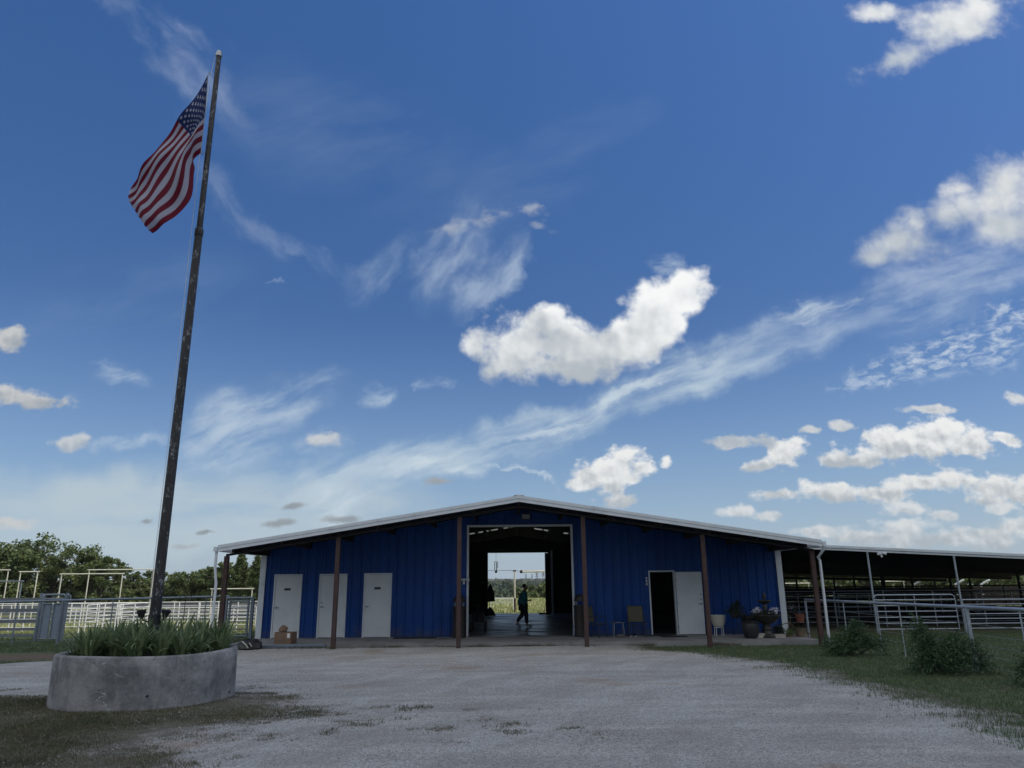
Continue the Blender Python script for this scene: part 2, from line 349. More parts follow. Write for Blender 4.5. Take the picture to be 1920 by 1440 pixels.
rng = np.random.default_rng(11)
def vnoise(x, y, seed=0):
    """smooth 2-D value noise"""
    r = np.random.default_rng(seed).random((256, 256))
    xi = np.floor(x).astype(int); yi = np.floor(y).astype(int); fx = x-xi; fy = y-yi
    fx = fx*fx*(3-2*fx); fy = fy*fy*(3-2*fy)
    g = lambda a, b: r[a % 256, b % 256]
    return (g(xi, yi)*(1-fx)+g(xi+1, yi)*fx)*(1-fy) + (g(xi, yi+1)*(1-fx)+g(xi+1, yi+1)*fx)*fy
def fbm(x, y, seed=0, octs=4):
    t = 0; a = .5
    for i in range(octs): t = t + a*(vnoise(x*2**i, y*2**i, seed+i)-.5)*2; a *= .5
    return t
GZ = -.15
# ------------------------------------------------------------------ light and sky
SUN_EL = math.radians(57); SUN_AZ = math.radians(104)      # azimuth clockwise from +Y (the way the barn lies)
sd = Vector((math.sin(SUN_AZ)*math.cos(SUN_EL), math.cos(SUN_AZ)*math.cos(SUN_EL), math.sin(SUN_EL)))
sl = bpy.data.lights.new('sun', 'SUN'); so = bpy.data.objects.new('sun', sl); C.objects.link(so)
sl.energy = 4.2; sl.angle = math.radians(.53); sl.color = (1, .95, .86)
so.rotation_euler = sd.to_track_quat('Z', 'Y').to_euler(); so.location = (0, 0, 60)

w = bpy.data.worlds.new('World'); SC.world = w; w.use_nodes = True
nt = w.node_tree; bg = nt.nodes['Background']; BS = .15
bg.inputs['Strength'].default_value = BS
sk = nt.nodes.new('ShaderNodeTexSky'); sk.sky_type = 'NISHITA'; sk.sun_disc = False
sk.sun_elevation = SUN_EL; sk.sun_rotation = SUN_AZ; sk.altitude = 300; sk.air_density = 1.0; sk.dust_density = .6; sk.ozone_density = 2.5
tc = nt.nodes.new('ShaderNodeTexCoord'); D = tc.outputs['Generated']
def ma(op, a, b=None, c=None, clamp=False):
    n = nt.nodes.new('ShaderNodeMath'); n.operation = op
    for i, v in enumerate((a, b, c)):
        if v is None: continue
        if isinstance(v, bpy.types.NodeSocket): nt.links.new(v, n.inputs[i])
        else: n.inputs[i].default_value = v
    return ma('MINIMUM', ma('MAXIMUM', n.outputs[0], 0.), 1.) if clamp else n.outputs[0]
def mr(v, a, b, c=0., d=1., smooth=False):
    n = nd(nt, 'ShaderNodeMapRange', {'Value': v, 'From Min': a, 'From Max': b, 'To Min': c, 'To Max': d})
    n.clamp = False
    if smooth: n.interpolation_type = 'SMOOTHSTEP'; return n.outputs[0]
    return ma('MINIMUM', ma('MAXIMUM', n.outputs[0], min(c, d)), max(c, d))
sx = nd(nt, 'ShaderNodeSeparateXYZ', {0: D})
ys = ma('MAXIMUM', sx.outputs[1], .05)
qx = ma('DIVIDE', sx.outputs[0], ys); qy = ma('DIVIDE', sx.outputs[2], ys)
Q = nd(nt, 'ShaderNodeCombineXYZ', {0: qx, 1: qy, 2: 1.}).outputs[0]
front = mr(sx.outputs[1], .12, .3, 0, 1, True)
def noise(vec, sc, det=6., rough=.58, dist=0., dim='2D'):
    return nd(nt, 'ShaderNodeTexNoise', {'Vector': vec, 'Scale': sc, 'Detail': det, 'Roughness': rough, 'Distortion': dist}, noise_dimensions=dim).outputs[0]
def dot3(vec, k): return nd(nt, 'ShaderNodeVectorMath', {0: vec, 1: k}, operation='DOT_PRODUCT').outputs['Value']
def rotq(src, deg, sc):             # chart turned so that x runs along the streaks, then stretched
    a = math.radians(deg)
    return nd(nt, 'ShaderNodeCombineXYZ', {0: dot3(src, (math.cos(a)*sc[0], math.sin(a)*sc[0], 0)), 1: dot3(src, (-math.sin(a)*sc[1], math.cos(a)*sc[1], 0)), 2: 0.}).outputs[0]
def puff(vec, sc):
    vo = nd(nt, 'ShaderNodeTexVoronoi', {'Vector': vec, 'Scale': sc, 'Detail': 1.6, 'Roughness': .55, 'Lacunarity': 2.2}, voronoi_dimensions='2D')
    n = noise(vec, sc*.7, 8., .58)
    return ma('ADD', ma('MULTIPLY', ma('SUBTRACT', .45, vo.outputs['Distance']), .34), ma('MULTIPLY', ma('SUBTRACT', n, .5), 1.75))
nz = nd(nt, 'ShaderNodeTexNoise', {'Vector': Q, 'Scale': 8., 'Detail': 5., 'Roughness': .6}, noise_dimensions='2D')
nsc = nd(nt, 'ShaderNodeSeparateColor', {0: nz.outputs['Color']})
nv = nd(nt, 'ShaderNodeCombineXYZ', {0: ma('SUBTRACT', nsc.outputs[0], .5), 1: ma('SUBTRACT', nsc.outputs[1], .5), 2: 0.})
def warp(k):
    sc = nd(nt, 'ShaderNodeVectorMath', {0: nv.outputs[0], 1: (k, k*.7, 0)}, operation='MULTIPLY')
    return nd(nt, 'ShaderNodeVectorMath', {0: Q, 1: sc.outputs[0]}, operation='ADD').outputs[0]
W1, W2, W3 = warp(.07), warp(.03), warp(.12)
def shift(dx, dy): return nd(nt, 'ShaderNodeVectorMath', {0: Q, 1: (dx, dy, 0)}, operation='ADD').outputs[0]
P1 = puff(Q, 15.); P2 = puff(rotq(Q, 0, (1, 1.5)), 34.)
E1 = ma('MULTIPLY', ma('SUBTRACT', noise(Q, 14., 3., .5), noise(shift(.012, .022), 14., 3., .5)), 1.5); E2 = ma('MULTIPLY', ma('SUBTRACT', noise(Q, 40., 3., .5), noise(shift(.004, .008), 40., 3., .5)), 1.5)
def blob(b, src, g=1.):
    x, y, rx, ry = b[:4]; rx *= g; ry *= g; an = math.radians(b[4] if len(b) > 4 else 0)
    q = chart(x, y); uu = chart(x+rx*math.cos(an), y-rx*math.sin(an))-q; vv = chart(x-ry*math.sin(an), y-ry*math.cos(an))-q
    ru = float(np.hypot(*uu)); rv = float(abs(uu[0]*vv[1]-uu[1]*vv[0])/ru)
    e = uu/ru; pz = np.array((-e[1], e[0]))
    da = dot3(src, (e[0]/ru, e[1]/ru, -float(e@q)/ru)); db = dot3(src, (pz[0]/rv, pz[1]/rv, -float(pz@q)/rv))
    return ma('SUBTRACT', 1., ma('SQRT', ma('MULTIPLY_ADD', da, da, ma('MULTIPLY', db, db))))
def field(bl, src, g=1.):
    f = None
    for b in bl:
        e = blob(b, src, g); f = e if f is None else ma('SMOOTH_MAX', f, e, .25)
    return f
hsv = nd(nt, 'ShaderNodeHueSaturation', {'Hue': .5, 'Saturation': 1.26, 'Value': .67, 'Color': sk.outputs[0]})
col = mixc(nt, 1., hsv.outputs[0], (1.22, 1.10, 1.22), 'MULTIPLY')
K = 1/BS
fl_ = mr(sx.outputs[2], .34, .68, .77, 1.); col = mixc(nt, 1., col, nd(nt, 'ShaderNodeCombineColor', {0: fl_, 1: fl_, 2: fl_}).outputs[0], 'MULTIPLY')
# pale haze low over the land
hz = mr(sx.outputs[2], .0, .36, 1, 0); hz = ma('POWER', hz, 1.7)
col = mixc(nt, ma('MULTIPLY', hz, .72), col, (.31*K, .46*K, .61*K))
def over(alpha, color):          # lay one cloud over what is behind it: mix of two backgrounds
    global cur
    b2 = nd(nt, 'ShaderNodeBackground', {'Strength': BS})
    if isinstance(color, bpy.types.NodeSocket): nt.links.new(color, b2.inputs[0])
    else: b2.inputs[0].default_value = (*color[:3], 1)
    mx = nt.nodes.new('ShaderNodeMixShader'); nt.links.new(alpha, mx.inputs[0]); nt.links.new(cur, mx.inputs[1]); nt.links.new(b2.outputs[0], mx.inputs[2])
    cur = mx.outputs[0]
nt.links.new(col, bg.inputs['Color']); cur = bg.outputs[0]
# thin high cloud: stretched noise inside soft long blobs
def cirrus(bl, amt, rot, stretch=(1, 5, 1), sc=9., lo=.38, hi=.66, c=(.55, .64, .72), dist=.15):
    n = noise(rotq(W2, rot, stretch), sc, 6., .58, dist)
    a = ma('MULTIPLY', mr(n, lo-.06, hi+.10, 0, 1, True), mr(field(bl, W3), 0, .75, 0, 1, True))
    over(ma('MULTIPLY', a, amt), tuple(k*K for k in c))
cirrus([(250, 940, 470, 85), (250, 1010, 560, 70), (560, 960, 330, 75)], .95, 2, (1, 6, 1), 4., .14, .50, (.46, .56, .63))
cirrus([(640, 905, 260, 55, 6), (830, 860, 260, 55, 10), (1040, 790, 250, 52, 17), (1270, 705, 240, 55, 22)], .95, 19, (1, 4.5, 1), 6., .30, .66, (.50, .61, .70))
cirrus([(1420, 650, 180, 55, 21), (1560, 605, 200, 55, 19), (1740, 555, 260, 75, 14)], .62, 18, (1, 4, 1), 6.5, .30, .72, (.50, .60, .72))
cirrus([(1010, 800, 150, 22, 18), (1180, 730, 170, 20, 21), (800, 885, 150, 22, 3), (640, 950, 130, 34, 4), (960, 880, 110, 7, -16), (1530, 590, 110, 20, 10)], .75, 20, (1, 6, 1), 11., .34, .66, (.60, .69, .76))
cirrus([(530, 755, 130, 55, 20), (440, 790, 120, 75, 10), (420, 850, 130, 50), (600, 830, 80, 35)], .75, 25, (1, 3, 1), 9., .33, .68, (.52, .62, .72))
cirrus([(712, 500, 120, 50, 55)], .45, 56, (1, 3, 1), 9., .30, .80, (.50, .60, .72))
cirrus([(850, 480, 150, 75, 62), (920, 525, 130, 45, 52)], .78, 56, (1, 2.6, 1), 7., .28, .80, (.52, .62, .74))
cirrus([(620, 250, 420, 150, -20), (250, 560, 330, 120, 10), (1000, 330, 320, 90, 30)], .13, 18, (1, 3, 1), 4., .34, .74, (.40, .50, .64))
cirrus([(345, 130, 230, 60, -52), (450, 395, 150, 40, -45), (590, 480, 130, 22, -35), (300, 40, 200, 40, -30)], .34, -50, (1, 3, 1), 6., .38, .66, (.42, .50, .66))
cirrus([(1800, 655, 210, 60, 14), (1650, 700, 120, 32, 10), (1900, 600, 120, 40, 14)], .72, 12, (1, 2.4, 1), 40., .44, .62, (.60, .68, .78), .25)
cirrus([(1780, 500, 210, 60, 16), (1880, 520, 120, 40, 16)], .5, 16, (1, 3, 1), 7., .36, .66, (.52, .60, .74))
cirrus([(710, 733, 52, 26), (235, 705, 80, 30, -14), (225, 832, 130, 18), (800, 715, 45, 14), (1247, 495, 48, 30), (510, 520, 25, 8)], .6, 5, (1, 2, 1), 18., .36, .64, (.48, .58, .70))
# heaped clouds
def cumulus(bl, src, P, k=1., lo=.10, hi=.42, white=.84, grey=.48, sh=.0, amt=1., soft=.55):
    f = ma('MULTIPLY_ADD', P, k, field(bl, src, 1.28 if P is P1 else 1.13))
    a = mr(f, lo, hi, 0, 1, True)
    ys_ = [chart(b[0], b[1]-b[3])[1] for b in bl]+[chart(b[0], b[1]+b[3])[1] for b in bl]
    y0, y1 = min(ys_), max(ys_)
    ly = mr(qy, float(y0), float(y1), -1, 1)
    t = ma('ADD', ma('MULTIPLY', ly, .8), ma('MULTIPLY', P, .55))
    t = ma('ADD', t, ma('MULTIPLY', mr(f, lo, .95, 1, 0), .55))
    t = ma('ADD', t, ma('MULTIPLY', E1 if P is P1 else E2, 1.3))
    s = mr(t, -.75+sh, .75+sh, 0, 1, True)
    c = mixc(nt, s, tuple(v*grey*K for v in (.89, .98, 1.07)), tuple(v*white*K for v in (.985, 1, 1.0)))
    over(ma('MULTIPLY', a, amt), c)
cumulus([(1630, 1005, 130, 22), (1690, 985, 80, 20), (1760, 1012, 110, 20), (1865, 1000, 70, 34), (1900, 985, 50, 24), (1540, 1000, 60, 16)], W2, P2, .8, .05, .6, .76, .46, .1, .8)
cumulus([(1695, 955, 52, 17), (1770, 967, 40, 12), (1440, 970, 40, 12), (1380, 962, 40, 14), (1880, 955, 30, 16)], W2, P2, .8, .06, .6, .76, .50, .0, .8)
cumulus([(1560, 925, 72, 24), (1640, 924, 90, 19), (1720, 908, 90, 20, 5), (1800, 903, 80, 24), (1880, 915, 80, 32), (1455, 932, 50, 15)], W2, P2, .8, .06, .52, .80, .48)
cumulus([(1700, 842, 120, 34), (1745, 818, 95, 40), (1600, 860, 75, 20), (1800, 832, 90, 34), (1660, 820, 46, 34), (1880, 822, 46, 16), (1570, 866, 40, 12)], W2, P2, .85, .06, .50, .86, .48)
cumulus([(1480, 852, 56, 28, 32), (1438, 876, 42, 14, 8)], W2, P2, .8, .05, .5, .82, .5)
cumulus([(1382, 830, 58, 16, 4), (1435, 828, 34, 18), (1587, 795, 36, 17), (1530, 805, 30, 10), (1740, 772, 60, 12), (1912, 745, 34, 20)], W2, P2, .8, .08, .55, .72, .50, 0, .9)
cumulus([(1140, 885, 84, 34), (1165, 868, 48, 34), (1200, 882, 34, 24), (1100, 900, 56, 20), (1165, 937, 46, 16), (1150, 915, 30, 26), (1248, 868, 18, 14)], W2, P2, .8, .08, .56, .84, .50)
cumulus([(1640, 480, 52, 34, 10), (1690, 455, 95, 44, 24), (1790, 405, 130, 58, 30), (1890, 345, 120, 70, 36), (1718, 425, 34, 50), (1790, 355, 40, 30, 40), (1900, 420, 100, 50)], W1, P1, .75, .08, .95, .80, .56, .1)
cumulus([(1690, 105, 78, 36, 34), (1760, 55, 120, 50, 26), (1835, 15, 110, 55), (1830, 60, 70, 34), (1650, 20, 60, 20)], W1, P1, .95, .10, 1.0, .86, .60, .0)
cumulus([(860, 412, 60, 24, 12), (915, 405, 50, 18), (1000, 400, 38, 20), (1012, 426, 36, 12)], W3, P2, 1., .1, 1.3, .66, .50, 0, .5)
cumulus([(1000, 645, 104, 72), (1085, 655, 98, 68), (972, 648, 44, 46), (1045, 660, 130, 66), (1080, 690, 90, 40), (1015, 600, 52, 44), (1150, 645, 86, 62), (1175, 620, 60, 40), (1225, 590, 92, 62, 25), (1292, 553, 62, 52), (1085, 682, 95, 34), (985, 680, 74, 36), (1180, 640, 70, 44), (1040, 690, 90, 26)], W1, P1, .85, .12, .55, .95, .50, .05)
cumulus([(22, 634, 40, 30)], W2, P2, .8, .05, .6, .58, .40, 0, .95)
cumulus([(60, 748, 88, 22, -5), (15, 738, 50, 24)], W2, P2, .8, .05, .6, .60, .40, 0, .95)
cumulus([(128, 826, 46, 20), (610, 825, 46, 18)], W2, P2, .8, .05, .7, .66, .46, 0, .8)
cumulus([(25, 982, 60, 14), (345, 1024, 34, 9)], W2, P2, .7, .05, .7, .60, .42, 0, .8)
cumulus([(542, 948, 36, 10), (520, 982, 44, 12), (636, 971, 56, 13), (275, 974, 20, 7), (385, 1000, 22, 6), (820, 905, 34, 9)], W2, P2, .7, .10, .7, .36, .28, .5, .8)
# broken cloud in the half of the sky behind the camera
bn = noise(nd(nt, 'ShaderNodeVectorMath', {0: D, 1: (1, 1, 2.2)}, operation='MULTIPLY').outputs[0], 2.6, 4., .6, 0., '3D')
ba = mr(bn, .34, .50, 0, 1, True); rc = mixc(nt, mr(sx.outputs[2], .12, .62, 0, 1, True), (.21*K, .28*K, .36*K), (1.12*K, 1.18*K, 1.24*K))
ba = ma('MULTIPLY', ba, mr(sx.outputs[2], -.02, .05))
chain = cur; bgb = nd(nt, 'ShaderNodeBackground', {'Strength': BS, 'Color': mixc(nt, ba, col, rc)})
mx = nt.nodes.new('ShaderNodeMixShader'); nt.links.new(front, mx.inputs[0]); nt.links.new(bgb.outputs[0], mx.inputs[1]); nt.links.new(chain, mx.inputs[2]); cur = mx.outputs[0]
nt.links.new(cur, nt.nodes['World Output'].inputs[0])
SC.cycles.max_bounces = 5; SC.cycles.diffuse_bounces = 3; SC.cycles.glossy_bounces = 3; SC.cycles.transmission_bounces = 3; SC.cycles.use_adaptive_sampling = True; SC.cycles.adaptive_threshold = .015
w.cycles.sampling_method = 'MANUAL'; w.cycles.sample_map_resolution = 1024
SC.view_settings.view_transform = 'Standard'; SC.view_settings.look = 'None'; SC.view_settings.exposure = 0; SC.view_settings.gamma = 1

# the cumulus drifting overhead, between the sun and the yard: it keeps the yard and the barn front in shade
cz = 250.; cen = Vector((2, -7, GZ)) + sd*(cz/sd.z)
V = []; F = []
nu, nvv = 72, 36
for i in range(nvv+1):
    th = PI*i/nvv
    for j in range(nu):
        ph = 2*PI*j/nu
        V.append((math.sin(th)*math.cos(ph), math.sin(th)*math.sin(ph), math.cos(th)))
V = np.array(V)
lump = 1 + .16*fbm(V[:, 0]*3+9, V[:, 1]*3+9, 3, 4) + .12*fbm(V[:, 2]*4+5, V[:, 0]*4+7, 8, 4)
V = V*lump[:, None]*np.array((58, 38, 14)); V[:, 2] = np.where(V[:, 2] < 0, V[:, 2]*.4, V[:, 2])
F = [(i*nu+j, (i+1)*nu+j, (i+1)*nu+(j+1) % nu, i*nu+(j+1) % nu) for i in range(nvv) for j in range(nu)]
m, nt2, b = new_mat('cloud_vapour'); b.inputs['Base Color'].default_value = (.95, .95, .95, 1); b.inputs['Roughness'].default_value = 1
cl = npmesh('cloud', V, F, m, smooth=True); cl.location = cen; struct(cl, 'white cumulus cloud drifting high overhead')
# ------------------------------------------------------------------ ground
def terrain(x, y):
    far = np.clip((y-85)/75, 0, 1); far = far*far*(3-2*far)
    z = GZ - 8.5*far
    rise = np.clip((y-420)/1150, 0, 1); rise = rise*rise*(3-2*rise)
    z = z + rise*(4.2 + 2.0*fbm(x/420+3, y/700+2, 21, 3)) + far*(1-rise)*1.2*fbm(x/60+8, y/60+3, 5, 3)
    drop = np.clip((y-1900)/2500, 0, 1)
    return z - 30*drop
def axis(*segs):
    out = []
    for a, b, st in segs: out += list(np.arange(a, b, st))
    return np.array(out + [segs[-1][1]])
xs = axis((-1500, -600, 150), (-600, -100, 50), (-100, -30, 10), (-30, 30, 2), (30, 100, 10), (100, 600, 50), (600, 1500, 150))
ys_ = axis((-400, -40, 60), (-40, 80, 4), (80, 180, 5), (180, 500, 20), (500, 2200, 50))
X, Y = np.meshgrid(xs, ys_); Z = terrain(X, Y)
nx = len(xs); idx = np.arange(X.size).reshape(X.shape)
F = np.stack([idx[:-1, :-1], idx[:-1, 1:], idx[1:, 1:], idx[1:, :-1]], -1).reshape(-1, 4)
ground = npmesh('ground', np.stack([X, Y, Z], -1).reshape(-1, 3), F, M['ground'], smooth=True); struct(ground, 'grass and bare earth reaching to the far wooded ridge')

# gravel yard: signed field, edges broken by noise
RB = [(3, 6.1), (6.3, 6.05), (9.3, 5.97), (10.6, 5.9), (13, 6.0), (15.8, 5.85), (18, 5.45), (20, 4.6), (21.2, 3.6), (21.9, 2.9), (22.6, 2.9), (40, 2.9)]
GP = np.array([(-14, 14.7), (-10, 14.75), (-8.6, 14.6), (-7.6, 14.2), (-4.9, 14.35), (-3.7, 13.7), (-2.9, 12.2), (-3.1, 10.9), (-3.7, 9.7), (-3.6, 8.6), (-4.2, 7.6), (-5.5, 6.5), (-14, 6)])
def sdf_poly(x, y, P):
    d = np.full(x.shape, 1e9); ins = np.zeros(x.shape, bool)
    for i in range(len(P)):
        a = P[i]; b = P[(i+1) % len(P)]; e = b-a
        t = np.clip(((x-a[0])*e[0]+(y-a[1])*e[1])/(e@e), 0, 1)
        d = np.minimum(d, np.hypot(x-a[0]-t*e[0], y-a[1]-t*e[1]))
        c = ((a[1] > y) != (b[1] > y)) & (x < e[0]*(y-a[1])/(e[1]+1e-12)+a[0]); ins ^= c
    return np.where(ins, -d, d)
def gravel_field(x, y, parts=False):
    n = fbm(x/1.5+40, y/1.1+17, 2, 5); n2 = fbm(x/.45+3, y/.35+9, 31, 3)
    dr = np.interp(y, [p[0] for p in RB], [p[1] for p in RB]) - x + .8*n + .5*n2
    top = np.where(x > -8.6, 22.75-y, (19.55+np.clip(x+13, -20, 4.4)*.55-y) + .5*n)
    left = sdf_poly(x, y, GP) + 1.35*n + .8*n2 + .22
    pl = np.hypot(x+6.43, y-13.55)-1.36
    extra = np.hypot((x+1.2)/1.9, (y-10.6)/1.5)         # thin weeds spreading on to the gravel
    weeds = np.where((extra < 1.3), (extra-1.3)*.16 + .62 - 1.0*n2 - .3*n, 9)
    if parts: return np.minimum(np.minimum(np.minimum(dr+1.1, top), pl+.05), 9), np.minimum(np.minimum(dr, left), weeds)
    return np.minimum(np.minimum(np.minimum(np.minimum(dr, top), left), pl), weeds)
gx = np.arange(-26, 7.3, .1); gy = np.arange(3, 23.01, .1)
X, Y = np.meshgrid(gx, gy); G, EA = gravel_field(X, Y, True)
Zg = GZ+.004 + .018*(fbm(X/2.2, Y/1.3, 61, 3)+.7).clip(0) * np.clip(G*2, 0, 1) + .11*np.clip((Y-21.3)/1.3, 0, 1)**2*np.clip(G*1.2+.25, 0, 1)*(X > -8.5)
V = [tuple(v) for v in np.stack([X, Y, Zg], -1).reshape(-1, 3)]
idx = np.arange(X.size).reshape(X.shape); Gf = G.reshape(-1)
q = np.stack([idx[:-1, :-1], idx[:-1, 1:], idx[1:, 1:], idx[1:, :-1]], -1).reshape(-1, 4)
allin = (Gf[q] > 0).all(1); some = (Gf[q] > 0).any(1) & ~allin
Fs = [tuple(f) for f in q[allin]]
cache = {}; EAl = list(EA.reshape(-1))
def cut(a, b):
    k = (min(a, b), max(a, b))
    if k not in cache:
        t = Gf[a]/(Gf[a]-Gf[b]); EAl.append(EAl[a]*(1-t)+EAl[b]*t); cache[k] = len(V); V.append(tuple(np.array(V[a])*(1-t)+np.array(V[b])*t))
    return cache[k]
for f in q[some]:
    poly = []
    for i in range(4):
        a, b = int(f[i]), int(f[(i+1) % 4])
        if Gf[a] > 0: poly.append(a)
        if (Gf[a] > 0) != (Gf[b] > 0): poly.append(cut(a, b))
    if len(poly) >= 3: Fs.append(tuple(poly))
me = bpy.data.meshes.new('gravel_yard'); me.from_pydata(V, [], Fs); me.materials.append(M['gravel']); me.update()
me.polygons.foreach_set('use_smooth', [True]*len(me.polygons))
ea = me.attributes.new('earth', 'FLOAT', 'POINT'); ea.data.foreach_set('value', np.array(EAl, np.float32))
gy_o = bpy.data.objects.new('gravel_yard', me); C.objects.link(gy_o); struct(gy_o, 'pale limestone gravel yard in front of the blue barn')

def blades(name, px, py, pz, h, wd, mat, label, lean=.5, per=3):
    n = len(px)*per
    bx = np.repeat(px, per)+rng.normal(0, .025, n); by = np.repeat(py, per)+rng.normal(0, .025, n); bz = np.repeat(pz, per)
    hh = np.repeat(h, per)*rng.uniform(.55, 1.25, n); a = rng.uniform(0, 2*PI, n); le = rng.uniform(0, lean, n)*hh; la = rng.uniform(0, 2*PI, n)
    dx = np.cos(a)*wd/2; dy = np.sin(a)*wd/2
    V = np.stack([np.stack([bx-dx, by-dy, bz], -1), np.stack([bx+dx, by+dy, bz], -1), np.stack([bx+np.cos(la)*le, by+np.sin(la)*le, bz+hh], -1)], 1).reshape(-1, 3)
    o = npmesh(name, V, np.arange(n*3).reshape(-1, 3), mat); tag(o, label, kind='stuff'); return o
def scatter(x0, x1, y0, y1, n, keep):
    x = rng.uniform(x0, x1, n); y = y0+(y1-y0)*rng.random(n)**1.35; k = keep(x, y); return x[k], y[k]
x, y = scatter(2.5, 26, 8.5, 27, 95000, lambda x, y: (gravel_field(x, y, True)[1]+rng.normal(0, .22, len(x)) < -.05) & (x > 2.5) & ((y < 22.6) | (x > 9.3)))
h = .045+.05*vnoise(x/1.3+5, y/1.3+2, 9)
blades('grass', x, y, np.full(len(x), GZ-.005), h, .012, M['lawn'], 'short green lawn between the gravel and the pipe fence')
x, y = scatter(-12.5, 1.2, 7, 16, 150000, lambda x, y: (gravel_field(x, y, True)[1]+rng.normal(0, .16, len(x))-.9*np.abs(fbm(x/.35+7, y/.3+3, 81, 3))+.9*fbm(x/.8+1, y/.6+5, 83, 3) < -.24) & (np.hypot(x+6.43, y-13.55) > 1.45))
h = .018+.035*vnoise(x/.8+5, y/.8+2, 19)
blades('grass', x, y, np.full(len(x), GZ+.006), h, .009, M['patch'], 'thin patchy grass round the concrete planter', 1.1)
x, y = scatter(-32, -8.8, 19, 31, 34000, lambda x, y: (gravel_field(x, y) < 0) & (np.hypot((x+13.5)/6, (y-21.2)/1.3)+.3*fbm(x, y, 4) > .95))
blades('grass', x, y, np.full(len(x), GZ-.005), .05+.05*vnoise(x/1.3, y/1.3, 29), .016, M['lawn'], 'short lawn under the grey pipe fence')
x, y = scatter(-32, 34, 42.8, 84, 26000, lambda x, y: np.abs(x) < 60)
blades('grass', x, y, np.full(len(x), GZ-.01), .12+.18*vnoise(x/3, y/3, 39), .04, M['meadow'], 'sunlit dry pasture behind the barn')
x, y = scatter(-32, -8.8, 31, 50, 14000, lambda x, y: x < 0)
blades('grass', x, y, np.full(len(x), GZ-.01), .08+.10*vnoise(x/3, y/3, 49), .03, M['meadow'], 'sunlit grass under the white pipe pens')
x = rng.uniform(-8.5, 8.8, 2600); y = 22.62-np.abs(rng.normal(0, .16, 2600)); k = fbm(x/.9+4, y/.4, 71, 3) > .0; x, y = x[k], y[k]
blades('grass', x, y, np.full(len(x), GZ+.05), .03+.06*vnoise(x/.5, y/.5, 59), .014, M['patch'], 'weeds growing along the edge of the porch floor', .8)
# loose stones
x, y = scatter(-9, 7, 7.2, 20, 22000, lambda x, y: (gravel_field(x, y, True)[0] > .0) & (fbm(x/1.1+2, y/.9, 91, 4) > -.12))
n = len(x); r = rng.uniform(.005, .013, n)*np.where(rng.random(n) < .02, 1.8, 1)
oc = np.array([(1, 0, 0), (0, 1, 0), (-1, 0, 0), (0, -1, 0), (0, 0, 1), (0, 0, -1)], float)
jit = rng.uniform(.6, 1.3, (n, 6, 1)); a = rng.uniform(0, PI, n)
R = np.zeros((n, 3, 3)); R[:, 0, 0] = np.cos(a); R[:, 0, 1] = -np.sin(a); R[:, 1, 0] = np.sin(a); R[:, 1, 1] = np.cos(a); R[:, 2, 2] = .7
V = np.einsum('nij,nkj->nki', R, oc[None]*jit)*r[:, None, None] + np.stack([x, y, np.full(n, GZ+.016)], -1)[:, None]
of = np.array([(0, 1, 4), (1, 2, 4), (2, 3, 4), (3, 0, 4), (1, 0, 5), (2, 1, 5), (3, 2, 5), (0, 3, 5)])
F = (np.arange(n)[:, None, None]*6+of[None]).reshape(-1, 3)
o = npmesh('gravel', V.reshape(-1, 3), F, M['pebble']); tag(o, 'loose pale limestone chips lying on the yard', kind='stuff')
# dirt track leaving through the pasture
tp = [(3.2, 43.2), (3.0, 47), (3.4, 52), (4.6, 58), (8, 64), (16, 69), (40, 72)]
V = []; F = []
for i, (x, y) in enumerate(tp):
    a = Vector((tp[min(i+1, 6)][0]-tp[max(i-1, 0)][0], tp[min(i+1, 6)][1]-tp[max(i-1, 0)][1])).normalized(); wd = 1.1
    V += [(x-a.y*wd, y+a.x*wd, GZ+.006), (x+a.y*wd, y-a.x*wd, GZ+.006)]
F = [(2*i, 2*i+1, 2*i+3, 2*i+2) for i in range(6)]
trk = npmesh('dirt_track', V, F, M['track']); struct(trk, 'pale dirt track curving through the pasture')
# ------------------------------------------------------------------ barn
BX0, BX1, BY0, BY1 = -8.55, 9.05, 25.3, 42.3
RX0, RX1, RY0, RY1, RXC = -8.74, 9.12, 21.9, 42.6, .18
SLOPE = .1556
def zu(x): return 4.175 - SLOPE*abs(x-RXC)          # underside of the roof sheet
barn = thing('barn', 'long low blue metal barn with white trim, open passage and deep front porch', 'barn', (.2, BY0, 0))

# ribbed wall panels: real profile, cut round the openings
def ribbed(mb, xa, xb, y, zfun0, zfun1, rib=.305, step=-1):
    pts = [xa]; ribs = []
    k = math.floor(xa/rib)
    while k*rib < xb+rib:
        c = k*rib
        for dx in (-.034, -.018, .018, .034, .145, .16): pts.append(c+dx)
        k += 1
    pts = sorted(set([round(p, 4) for p in pts if xa <= p <= xb] + [xa, xb]))
    def dep(x):
        u = (x/rib-round(x/rib))*rib
        a = abs(u)
        return .032 if a <= .0181 else (0.0 if a >= .0339 else .016)
    for a, b in zip(pts[:-1], pts[1:]):
        if b-a < 1e-4: continue
        ya = y+step*dep(a); yb = y+step*dep(b)
        mb.add([(a, ya, zfun0(a)), (b, yb, zfun0(b)), (b, yb, zfun1(b)), (a, ya, zfun1(a))], [(0, 1, 2, 3)])
OPEN = [(-8.08, -7.14, 2.05), (-6.56, -5.62, 2.05), (-5.05, -4.11, 2.06), (-1.52, 1.96, 3.56), (4.55, 5.44, 2.06)]
mb = MB(); x = BX0
for a, b, zt in OPEN:
    ribbed(mb, x, a, BY0, lambda q: 0.0, lambda q: zu(q)-.01)
    ribbed(mb, a, b, BY0, lambda q: zt, lambda q: zu(q)-.01); x = b
ribbed(mb, x, BX1, BY0, lambda q: 0.0, lambda q: zu(q)-.01)
mb.build('wall', M['bluewall'], barn, smooth=False)
